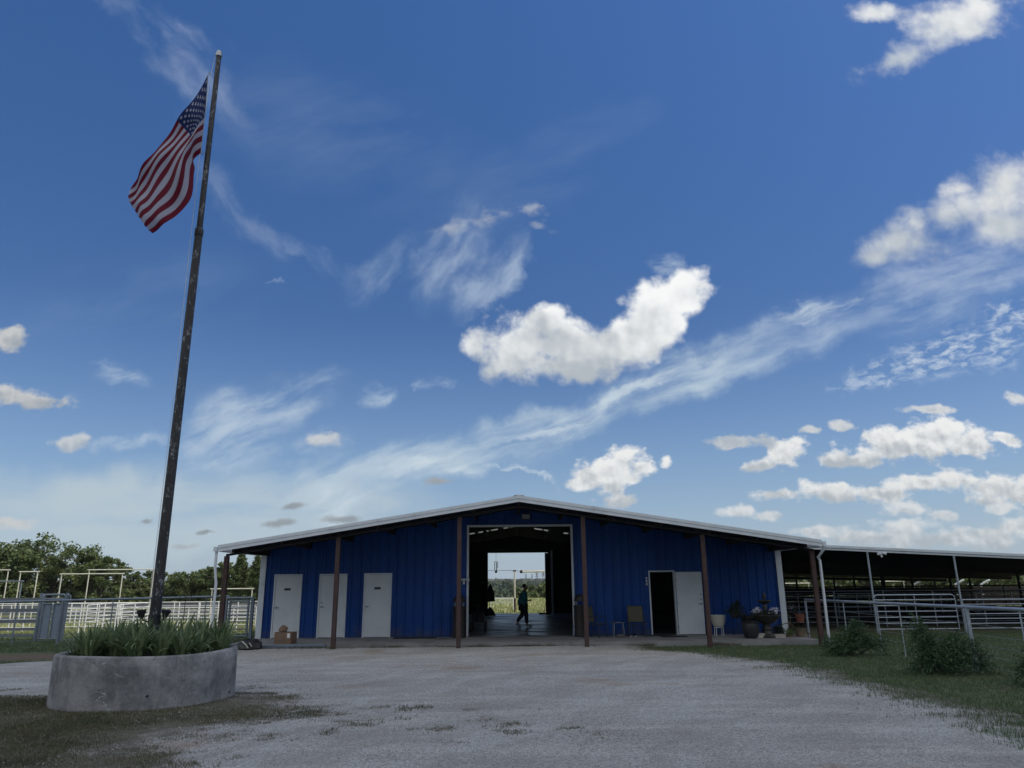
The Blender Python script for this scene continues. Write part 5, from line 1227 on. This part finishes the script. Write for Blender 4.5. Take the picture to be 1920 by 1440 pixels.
a = cj((-.03, 0, .78), (.25, .24)); b1 = cj((-.02, 0, .92), (.235, .225), a); c1 = cj((.0, 0, 1.06), (.215, .205), b1); d1 = cj((.02, 0, 1.22), (.21, .19), c1); e1 = cj((.045, 0, 1.345), (.11, .10), d1)
for s in (-1, 1):
    x1_ = cj(V_(arms[s][0])+Vector((0, s*.01, .0)), .092, d1); x2_ = cj((V_(arms[s][0])+V_(arms[s][1]))/2, .085, x1_); x3_ = cj(V_(arms[s][1]), .078, x2_); cj(V_(arms[s][1]).lerp(V_(arms[s][2]), .75), .056, x3_)
skin_mesh('shirt', cv, ce, crr, M['teal'], per)
cv = []; ce = []; crr = []
a = cj((0, 0, .88), (.19, .18))
for s in (-1, 1):
    h, kn, ca, an, to = legs[s]
    x1_ = cj(V_(h), .13, a); x2_ = cj(V_(kn), .098, x1_); x3_ = cj(V_(ca), .084, x2_); cj(V_(an)+Vector((0, 0, .045)), .072, x3_)
skin_mesh('trousers', cv, ce, crr, M['navy'], per)
for s in (-1, 1):
    h, kn, ca, an, to = legs[s]; A = V_(an); T = V_(to); d = (T-A).normalized()
    heel = A-Vector((.05, 0, .03)); 
    skin_mesh('shoe', [heel+Vector((0, 0, -.015)), A+Vector((.02, 0, -.01)), A.lerp(T, .6), T+d*.03], [(0, 1), (1, 2), (2, 3)], [.052, .060, .052, .04], M['shoe'], per, 1)
hv = [(.085, 0, 1.60), (.03, 0, 1.57), (.02, 0, 1.50), (.12, 0, 1.635), (.08, .06, 1.57), (.08, -.06, 1.57)]
skin_mesh('hair', hv, [(0, 1), (1, 2), (0, 3), (0, 4), (0, 5)], [.078, .072, .060, .055, .05, .05], M['hair'], per, 2)
for s in (-1, 1):
    mb = MB(); mb.ball((PX+.168, 30.2+s*.032, 1.545), .011, 6); mb.build('eye', M['black'], per)
mb = MB(); mb.path([(PX+.171, 30.2-.022, 1.462), (PX+.178, 30.2, 1.46), (PX+.171, 30.2+.022, 1.462)], .006, 6); mb.build('mouth', M['terra'], per)
mb = MB(); mb.cbox((PX+.33, 30.2, 1.03), .012, .09, .15, 0, 0, .3); ph = mb.build('phone', M['black'], None, smooth=False); tag(ph, 'small dark phone held in both hands by the walking person', 'phone')
# ------------------------------------------------------------------ pens on the left
La, Lb = Vector((-20.5, 23.6)), Vector((-10.05, 26.6))
cable_fence((-15, 25), La, Lb, (1.20, 1.33), (.52, .985), (.02, .14, .26, .40, .66, .80, .93), M['grypipe'], 'grey pipe and cable fence across the lawn left of the barn', .036, 6, droprad=.020, wmat=M['grypipe'])
# walk-through gate beside the barn
q0, q1 = at(419, 1190, 26.5), at(469, 1190, 26.5)
g = thing('steel_gate', 'narrow grey steel walk gate beside the left barn corner', 'gate', ((q0.x+q1.x)/2, 26.5, GZ))
zt = at(440, 1121, 26.5).z
for X in (q0.x, q1.x): mb = MB(); mb.box(X-.05, X+.05, 26.45, 26.55, GZ-.05, zt); mb.build('gate_post', M['grypipe'], g, smooth=False)
for X in (q0.x+.14, q1.x-.14): mb = MB(); mb.box(X-.03, X+.03, 26.47, 26.53, GZ+.12, zt-.06); mb.build('stile', M['grypipe'], g, smooth=False)
for k in range(6): z = GZ+.15+(zt-.10-GZ-.15)*k/5; mb = MB(); mb.tube((q0.x+.16, 26.5, z), (q1.x-.16, 26.5, z), .03 if k in (0, 5) else .022, 8); mb.build('rail', M['grypipe'], g)
mb = MB(); mb.tube((q0.x, 26.5, zt-.0), (q1.x, 26.5, zt-.0), .035, 8); mb.build('header', M['grypipe'], g)
# shepherd hook
p0, p1 = at(344, 1160, 24), at(344, 1117, 24); X = p0.x
t = thing('shepherd_hook', 'black double garden hook standing by the grey fence', 'hook', (X, 24, GZ))
z1 = p1.z
mb = MB(); mb.path([(X, 24, GZ-.1), (X, 24, z1-.12)], .012, 8); mb.build('rod', M['black'], t)
for s in (-1, 1):
    mb = MB(); mb.path([(X, 24, z1-.20)]+[(X+s*(.10-.10*math.cos(a)), 24, z1-.10+.10*math.sin(a)) for a in np.linspace(0, PI*1.1, 9)], .010, 6); mb.build('hook_arm', M['black'], t)
# dark boarded alley
bf = thing('board_fence', 'dark weathered board alley fence behind the grey pipe fence', 'fence', (-18.5, 27.4, GZ))
for k, (y0, y1) in enumerate(((1121, 1129), (1141, 1147), (1161, 1168), (1177, 1182), (1189, 1194))):
    za, zb = at(60, y1, 27.4).z, at(60, y0, 27.4).z
    mb = MB(); mb.box(-25, at(75, 1150, 27.4).x, 27.38, 27.42, za, zb); mb.build('board', M['board'], bf, smooth=False)
for X in (-24, -21.9, -19.8, at(73, 1150, 27.4).x):
    mb = MB(); mb.tube((X, 27.49, GZ-.1), (X, 27.49, at(75, 1113, 27.4).z-(0 if X > -18 else .12)), .06, 10); mb.build('post', M['grypipe'], bf)
# squeeze gate
x0, x1 = at(79, 1150, 26.9).x, at(119, 1150, 26.9).x; zt = at(100, 1115, 26.9).z
sg = thing('squeeze_chute', 'blue grey steel squeeze gate with two sheeted panels behind the pipe fence', 'chute', ((x0+x1)/2, 26.9, GZ))
pts, P, L = round_gate((x0, 26.9), (x1, 26.9), GZ, zt, 0, None, rad=.10)
mb = MB(); mb.path(pts, .035, 8); mb.build('chute_frame', M['grypipe'], sg)
mb = MB(); mb.tube((x0, 26.9, zt-.14), (x1, 26.9, zt-.14), .03, 8); mb.build('rail', M['grypipe'], sg)
for a, b_ in ((x0+.05, x0+.34), (x1-.34, x1-.04)):
    mb = MB(); mb.box(a, b_, 26.86, 26.89, GZ+.12, zt-.32); mb.build('sheet_panel', M['sheet'], sg, smooth=False)
    mb = MB()
    for (p, q) in (((a, GZ+.1), (a, zt-.3)), ((b_, GZ+.1), (b_, zt-.3)), ((a, zt-.3), (b_, zt-.3)), ((a, GZ+.1), (b_, GZ+.1))): mb.tube((p[0], 26.83, p[1]), (q[0], 26.83, q[1]), .022, 6)
    mb.build('panel_rim', M['grypipe'], sg)
for xx in (x0-.12, x1+.06):
    mb = MB(); mb.tube((xx, 26.9, GZ-.1), (xx, 26.9, zt+.06), .055, 10); mb.build('post', M['grypipe'], sg)
mb = MB(); mb.path([(x1+.06, 26.85, zt-.0), (x1+.20, 26.85, zt-.05), (x1+.22, 26.85, zt-.3)], .02, 6); mb.build('lever', M['grypipe'], sg)
# white pens in the sun
def zrow(py, Y, px=220): return at(px, py, Y).z
panel('white pipe pen fence nearest behind the grey fence', (at(118, 1150, 31).x, 31), (at(285, 1150, 31).x, 31), .12, zrow(1131, 31), 6, 5, M['whtpipe'], .0125)
panel('white pipe pen fence running on behind the flagpole to the barn', (at(298, 1150, 31.4).x, 31.4), (at(482, 1150, 31.4).x, 31.4), .12, zrow(1128.5, 31.4, 390), 6, 5, M['whtpipe'], .0125)
panel('white pipe pen fence in the second row, lower than the first', (at(100, 1150, 35).x, 35), (at(480, 1150, 35).x, 35), .10, zrow(1140, 35, 290), 4, 9, M['whtpipe'], .0125)
panel('white pipe pen fence in the third row', (at(-60, 1150, 39).x, 39), (at(470, 1150, 39).x, 39), .08, .85, 2, 11, M['whtpipe'], .0135)
panel('white pipe pen fence showing through the dark boards', (at(-60, 1150, 32).x, 32), (at(100, 1150, 32).x, 32), .05, .95, 3, 6, M['whtpipe'], .013)
for k, (px, pt) in enumerate(((206, 1150), (262, 1150))):
    X0 = at(px, 1150, 33).x; d = Vector((.5, 1)); 
    panel(['white divider panel between the pen rows, left of the flagpole', 'white divider panel between the pen rows, close behind the flagpole'][k], (X0, 31.2), (X0-.5, 34.8), .12, .95, 5, 2, M['whtpipe'], .0135)
AR = 'tall pipe arches over the pen gates'
for l, xa, xb, yt, Y in (('tallest cream pipe arch, its bar ending at the flagpole', 168, 289, 1068, 34), ('wide cream pipe arch in front of the big oak', 116, 230, 1076, 32.6), ('narrow cream pipe arch above the squeeze gate', 39, 71, 1072, 33.5), ('cream pipe arch cut by the left edge of the photo', -40, 16, 1069, 33.5), ('low grey pipe arch at the left edge of the photo', -20, 41, 1090, 30.5), ('low cream pipe arch beside the barn corner', 398, 473, 1104, 33.5)):
    arch(l, at(xa, yt, Y).x, at(xb, yt, Y).x, Y, at((xa+xb)/2, yt, Y).z, M['grypipe'] if l.startswith('low grey') else M['creampipe'], AR, .024, .08)
bf = thing('board_fence', 'long dark board fence low behind the white pens', 'fence', (-17, 41, GZ))
for z0, z1 in ((GZ+.02, .12), (.2, .45), (.52, .74)): mb = MB(); mb.box(-34, -9.3, 40.98, 41.02, z0, z1); mb.build('board', M['board'], bf, smooth=False)
for k in range(9): mb = MB(); mb.tube((-33+k*2.9, 41.09, GZ-.1), (-33+k*2.9, 41.09, .8), .06, 8); mb.build('post', M['board'], bf)
# ------------------------------------------------------------------ trees and shrubs
def make_tree(seed, h, w, n_clump, n_leaf, leaf, mat, base=.18, lobes=None, cedar=False, low=0):
    """returns crown mesh and trunk mesh, foot at the origin"""
    rg = np.random.default_rng(seed); mb = MB()
    if cedar:
        pts = []
        mb.path([(0, 0, -.1), (.05, 0, h*.5), (0, 0, h*.97)], [.16, .10, .02], 8)
        for k in range(n_clump):
            t = rg.random()**.8; z = h*(.06+.92*t); R = w*.5*(1-t)**.75*rg.uniform(.55, 1.1); a = rg.uniform(0, 2*PI)
            tip = np.array((math.cos(a)*R, math.sin(a)*R, z+R*.35)); root = np.array((0, 0, z-.1))
            if k % 3 == 0: mb.path([tuple(root), tuple(tip*.9+root*.1)], [.03, .008], 5)
            m_ = n_leaf//n_clump; s = rg.random((m_, 1))**.6; P = root+(tip-root)*s+rg.normal(size=(m_, 3))*np.array((.16, .16, .14))*(1.1-.5*s)*(w/3.2)
            pts.append(P)
        P = np.concatenate(pts); V, F = quads(P, leaf, rg, .45, .35)
    else:
        cl = []
        nl = lobes or 9
        L = []
        for k in range(nl):
            a = 2*PI*k/nl+rg.uniform(-.4, .4); rr_ = w*.5*rg.uniform(.35, .72); z = h*rg.uniform(.38, .80)
            L.append((np.array((math.cos(a)*rr_, math.sin(a)*rr_, z)), w*rg.uniform(.17, .25)))
        L.append((np.array((rg.uniform(-.1, .1)*w, 0, h*.86)), w*.19)); L.append((np.array((rg.uniform(-.15, .15)*w, rg.uniform(-.1, .1)*w, h*.62)), w*.27))
        for k in range(low): a = 2*PI*k/max(1, low)+.3; L.append((np.array((math.cos(a)*w*.34, math.sin(a)*w*.3, h*.20)), w*.17))
        pts = []
        top = np.array((0, 0, h*.42))
        mb.path([(0, 0, -.15), (.06, .03, h*.2), tuple(top)], [h*.036, h*.026, h*.020], 9)
        for c, r in L:
            c = c.copy(); c[2] = min(c[2], h-r*.75)
            mid = (top+c)/2+rg.normal(size=3)*.15; mb.path([tuple(top*rg.uniform(.4, 1)), tuple(mid), tuple(c)], [h*.014, h*.009, h*.004], 6)
            for j in range(max(3, n_clump//len(L))):
                d = rg.normal(size=3); d /= np.linalg.norm(d); d[2] = d[2]*.8+.12
                cc = c+d*r*rg.uniform(.55, 1.05); cr_ = r*rg.uniform(.20, .40); m_ = max(6, int(n_leaf/(n_clump)))
                P = inball(m_, rg, .6)*cr_*np.array((1.15, 1.15, .75))+cc; pts.append(P)
                if j % 3 == 0: mb.path([tuple(c), tuple(cc)], [h*.004, h*.0015], 4)
        P = np.concatenate(pts); P[:, 2] = np.maximum(P[:, 2], h*base*rg.uniform(.3, 1, len(P))); V, F = quads(P, leaf, rg, .62, .1)
    return V, F, mb
def tree(name, label, cat, loc, args, mat, group=None, rz=0., cname='crown'):
    V, F, mb = make_tree(**args, mat=None)
    t = thing(name, label, cat, loc, group, rz)
    tr = mb.build('trunk', M['bark'], t, local=True); cr_ = npmesh(cname, V, F, mat, t); return t
TG = 'trees beyond the pens on the left'
def gx_(px, Y): return at(px, 1100, Y).x
oak = tree('oak_tree', 'biggest spreading oak on the left, its crown cut by the photo edge', 'tree', (gx_(-35, 52), 52, GZ), dict(seed=1, h=4.75, w=7.6, n_clump=210, n_leaf=19000, leaf=.21, base=.03, lobes=11, low=6), M['oak'], TG)
tree('oak_tree', 'round topped oak between the cream arches and the flagpole', 'tree', (gx_(95, 55), 55, GZ), dict(seed=2, h=5.05, w=8.4, n_clump=220, n_leaf=20000, leaf=.21, base=.03, lobes=12, low=7), M['oak'], TG)
tree('oak_tree', 'smaller oak at the right shoulder of the big oaks', 'tree', (gx_(186, 54), 54, GZ), dict(seed=3, h=4.35, w=4.6, n_clump=130, n_leaf=11000, leaf=.2, base=.03, low=5), M['oak'], TG)
rows = ((242, 62, 2.95, 4.2, 'low bushy tree just left of the flagpole', 'oak2'), (300, 70, 2.75, 4.5, 'low bushy tree directly behind the flagpole', 'oak2'), (338, 66, 2.65, 4.0, 'lowest bushy tree right of the flagpole', 'oak'),
        (378, 60, 3.0, 4.0, 'bushy tree halfway between flagpole and barn', 'oak2'), (412, 58, 3.35, 4.2, 'bushy tree just outside the left porch post', 'oak'), (455, 60, 2.9, 4.4, 'bushy tree in front of the cedars by the barn corner', 'oak2'), (500, 62, 3.2, 4.2, 'bushy tree mostly hidden by the barn corner', 'oak2'))
for i, (px, Y, h, w_, l, mt) in enumerate(rows):
    tree('bushy_tree', l, 'tree', (gx_(px, Y), Y, GZ), dict(seed=20+i, h=h-GZ, w=w_, n_clump=120, n_leaf=10000, leaf=.20, base=.03, lobes=8, low=5), M[mt], TG)
for i, (px, Y, h, w_, l) in enumerate(((449, 51, 3.75, 2.3, 'taller pointed cedar left of the barn corner'), (480, 50, 3.6, 2.1, 'pointed cedar touching the barn corner'))):
    tree('cedar_tree', l, 'tree', (gx_(px, Y), Y, GZ), dict(seed=40+i, h=h-GZ, w=w_, n_clump=150, n_leaf=9000, leaf=.15, cedar=True), M['cedar'], 'cedars by the barn corner')
RG_ = 'trees behind the cattle shed'
for i, (px, Y, h, w_, l, mt) in enumerate(((1470, 62, 3.6, 5.5, 'sunlit tree behind the shed next to the barn corner', 'oak2'), (1545, 64, 3.8, 6.0, 'yellow green tree behind the right porch post', 'oak2'), (1625, 66, 3.6, 6.0, 'tree behind the shed just left of the rounded gate', 'oak'), (1700, 64, 3.4, 5.6, 'tree behind the shed above the rounded gate', 'oak'), (1770, 66, 3.8, 6.4, 'tree behind the shed by the gooseneck downspouts', 'oak'), (1850, 64, 4.0, 6.2, 'dense tree behind the right half of the shed', 'oak'), (1925, 66, 4.0, 6.4, 'dense tree behind the shed at the right photo edge', 'oak'))):
    tree('bushy_tree', l, 'tree', (gx_(px, Y), Y, GZ), dict(seed=60+i, h=min(h, 3.25), w=w_, n_clump=110, n_leaf=8500, leaf=.22, base=.02, lobes=9, low=6), M[mt], RG_)

# junipers along the lawn fence: sprays of scale leaves on spreading branches
def juniper(label, loc, lobes, seed, n):
    rg = np.random.default_rng(seed); t = thing('juniper_bush', label, 'bush', loc, 'junipers along the lawn fence'); mb = MB(); pts = []
    tot = sum(l[2]*l[3] for l in lobes)
    for (lx, lz, rx, rz) in lobes:
        c = np.array((lx, rg.uniform(-.1, .1), lz)); mb.path([(lx*.1, 0, -.03), tuple(c*np.array((.6, .5, .45))), tuple(c)], [.020, .013, .006], 5)
        k = int(n/14*rx*rz/tot)
        for q in range(k):
            d = rg.normal(size=3); d /= np.linalg.norm(d); p0 = c+d*np.array((rx, rx*.8, rz))*rg.uniform(.15, .85)
            out = d*np.array((1, .8, .7))+np.array((lx*.5, 0, .25))+rg.normal(size=3)*.35; out /= np.linalg.norm(out); L = rg.uniform(.12, .36)
            s = rg.random((14, 1)); pts.append(p0+out*L*s+np.array((0, 0, -.45))*L*s*s+rg.normal(size=(14, 3))*.016*(1.3-s))
            if q % 9 == 0: mb.path([tuple(c), tuple(p0), tuple(p0+out*L*.8)], [.006, .004, .0015], 4)
    P = np.concatenate(pts); P[:, 2] = np.maximum(P[:, 2], .01+.03*rg.random(len(P))); V, F = quads(P, .050, rg, .38, .25)
    mb.build('stems', M['bark'], t, local=True); npmesh('foliage', V, F, M['juniper'], t)
B1 = at(1588, 1218, 19.6); B2 = at(1778, 1250, 15.6)
juniper('dark juniper bush at the fence nearer the barn', (B1.x, 19.5, GZ), [(-.05, .28, .46, .26), (.24, .66, .13, .27), (.62, .30, .26, .13), (.34, .44, .24, .2), (-.36, .20, .26, .16), (.1, .52, .2, .18), (-.6, .34, .12, .06), (.85, .36, .12, .06)], 5, 10500)
juniper('large dark sprawling juniper bush at the big fence post', (B2.x, 15.7, GZ), [(-.44, .88, .12, .26), (-.32, .60, .22, .24), (-.18, .36, .40, .30), (.16, .32, .42, .28), (.50, .50, .26, .14), (.78, .24, .12, .22), (-.5, .14, .22, .12), (.1, .66, .16, .16), (-.62, .5, .12, .07), (.34, .74, .10, .08)], 6, 13500)
juniper('dark juniper just showing at the right photo edge', (at(1945, 1240, 14.0).x, 13.9, GZ), [(-.1, .3, .3, .26), (.2, .4, .3, .25)], 7, 7000)
# ------------------------------------------------------------------ beyond the barn
def field_z(x, y): return float(terrain(np.array([x]), np.array([y]))[0])
# pole and wires seen through the passage
p0, p1 = at(965.5, 1148, 47.5), at(965, 1071, 47.5)
t = thing('pipe_pole', 'thin rusty pole standing alone behind the barn, wire running from its top', 'pole', (p0.x, 47.5, GZ))
mb = MB(); mb.tube((p0.x, 47.5, GZ-.1), (p0.x, 47.5, at(965, 1122, 47.5).z), .075, 10); mb.build('sleeve', M['rust'], t)
mb = MB(); mb.tube((p0.x, 47.5, at(965, 1122, 47.5).z), (p0.x, 47.5, p1.z), .05, 8); mb.build('upper_pole', M['creampipe'], t)
mb = MB(); mb.path([(p0.x-.1, 47.5, p1.z+.02), (p0.x+.1, 47.5, p1.z+.02)], .05, 8); mb.build('bracket', M['darksteel'], t)
mb = MB(); mb.path([(p0.x-.0+k*-1.0, 47.5, p1.z+.05+.006*k*k) for k in range(9)], .012, 5); mb.path([(p0.x+k*1.0, 47.5, p1.z+.03) for k in range(5)], .008, 5); mb.build('wire', M['wirefar'], t)
a0 = at(978, 1072, 46); t = thing('feeder_arm', 'cream pipe boom with dark end cap reaching in from the right behind the barn', 'boom', (a0.x+2.4, 46, GZ))
mb = MB(); mb.tube((a0.x, 46, a0.z), (a0.x+2.6, 46, a0.z+.02), .055, 8); mb.build('arm', M['creampipe'], t)
mb = MB(); mb.ball((a0.x-.02, 46, a0.z), .10, 8); mb.build('end_cap', M['darksteel'], t)
mb = MB(); mb.tube((a0.x+2.6, 46, GZ-.1), (a0.x+2.6, 46, a0.z+.15), .08, 10); mb.build('post', M['creampipe'], t)
panel('low white rail fence across the pasture seen through the passage', (-9, 52), (p0.x-.1, 50), .35, at(940, 1122, 50).z, 3, 6, M['whtpipe'], .022)
# woods in the valley and on the far slope: one mass of leaf clumps
rg = np.random.default_rng(77)
def clumpwood(name, label, n, xr, yr, hr, per, leaf, mat, keep=None):
    x = rg.uniform(*xr, n); y = rg.uniform(*yr, n)
    if keep is not None: k = keep(x, y); x, y = x[k], y[k]
    z = terrain(x, y); h = rg.uniform(*hr, len(x)); P = []
    d = inball(len(x)*per, rg, .5).reshape(len(x), per, 3)
    d = d*np.stack([h*.42, h*.42, h*.52], -1)[:, None]+np.stack([x, y, z+h*.52], -1)[:, None]
    V, F = quads(d.reshape(-1, 3), leaf, rg, .75, .1); o = npmesh(name, V, F, mat); tag(o, label, kind='stuff'); return o
clumpwood('woods', 'dark green wood in the hollow beyond the pasture', 330, (-75, 75), (165, 300), (6.4, 8.2), 60, 1.25, M['woods'])
def gap(x, y): return ~((np.abs(x-70) < 90) & (y > 520) & (y < 640))
clumpwood('woods', 'wooded far slope and ridge on the horizon', 5200, (-520, 560), (340, 1600), (7.5, 11), 24, 3.6, M['woods'], gap)
# closer thicket on the right, seen through the passage: trees of their own
for i, (px, Y, h, w_) in enumerate(((1001, 112, 7.1, 7.0), (1018, 108, 7.4, 7.5), (1036, 110, 7.8, 8), (990, 122, 7.6, 6.5))):
    X = at(px, 1110, Y).x; z = field_z(X, Y)
    tree('bushy_tree', ['round green tree behind the walking person, in the thicket', 'dense green tree in the thicket at the right of the rear doorway', 'dense green tree at the thicket edge hidden by the passage wall', 'paler tree at the back of the thicket'][i], 'tree', (X, Y, z), dict(seed=90+i, h=at(px, (1106, 1101, 1098, 1107)[i], Y).z-z, w=w_, n_clump=60, n_leaf=4200, leaf=.5, base=.02), M['oak2'], 'thicket trees beyond the pasture')
# pale clearing on the slope
V = []; pts = [(0, 470), (26, 455), (60, 470), (64, 520), (20, 530)]
# power pylons on the ridge
def pylon(label, px, ytop, Y, wide=.22):
    p = at(px, ytop, Y); X = p.x; zb = field_z(X, Y); H_ = p.z-zb
    t = thing('power_pylon', label, 'pylon', (X, Y, zb), 'power pylons on the far ridge'); r = .22*Y/900; hw = H_*wide*.5
    legs = [(-1, -1), (1, -1), (1, 1), (-1, 1)]
    mb = MB(); lv = [(0, hw), (.35, hw*.62), (.62, hw*.36), (1.0, hw*.16)]
    for sx_, sy_ in legs: mb.path([(X+sx_*w_, Y+sy_*w_, zb+H_*q) for q, w_ in lv], r, 5)
    for (q0, w0), (q1, w1) in zip(lv[:-1], lv[1:]):
        for a_, b_ in zip(legs, legs[1:]+legs[:1]):
            mb.tube((X+a_[0]*w0, Y+a_[1]*w0, zb+H_*q0), (X+b_[0]*w1, Y+b_[1]*w1, zb+H_*q1), r*.6, 4); mb.tube((X+b_[0]*w0, Y+b_[1]*w0, zb+H_*q0), (X+a_[0]*w1, Y+a_[1]*w1, zb+H_*q1), r*.6, 4)
    mb.build('lattice', M['wirefar'], t)
    for q in (.70, .84, .98):
        mb = MB(); mb.tube((X-hw*1.5, Y, zb+H_*q), (X+hw*1.5, Y, zb+H_*q), r*.8, 4); mb.tube((X-hw*1.5, Y, zb+H_*q), (X, Y, zb+H_*(q+.05)), r*.5, 4); mb.tube((X+hw*1.5, Y, zb+H_*q), (X, Y, zb+H_*(q+.05)), r*.5, 4); mb.build('crossarm', M['wirefar'], t)
pylon('slim far pylon furthest left in the rear doorway', 986, 1077, 1250, .12); pylon('slim far pylon, second in the row beyond the passage', 997.5, 1077, 1250, .12); pylon('lattice pylon, third in the row beyond the passage', 1006.5, 1074, 1150, .22); pylon('widest lattice pylon, at the right of the rear doorway', 1018.5, 1072, 1050, .30)

# summer haze lying over the land
mb = MB(); mb.box(-1540, 1540, -430, 2230, -16, 19)
m = bpy.data.materials.new('haze'); m.use_nodes = True; nt = m.node_tree; nt.nodes.remove(nt.nodes['Principled BSDF'])
pv = nd(nt, 'ShaderNodeVolumePrincipled', {'Color': (.90, .95, 1, 1), 'Density': .00016, 'Anisotropy': .2}); nt.links.new(pv.outputs[0], nt.nodes['Material Output'].inputs['Volume'])
hz_ = mb.build('haze', m, None, smooth=False); tag(hz_, 'thin summer haze over the pasture and far ridge', kind='stuff')
SC.cycles.volume_bounces = 0
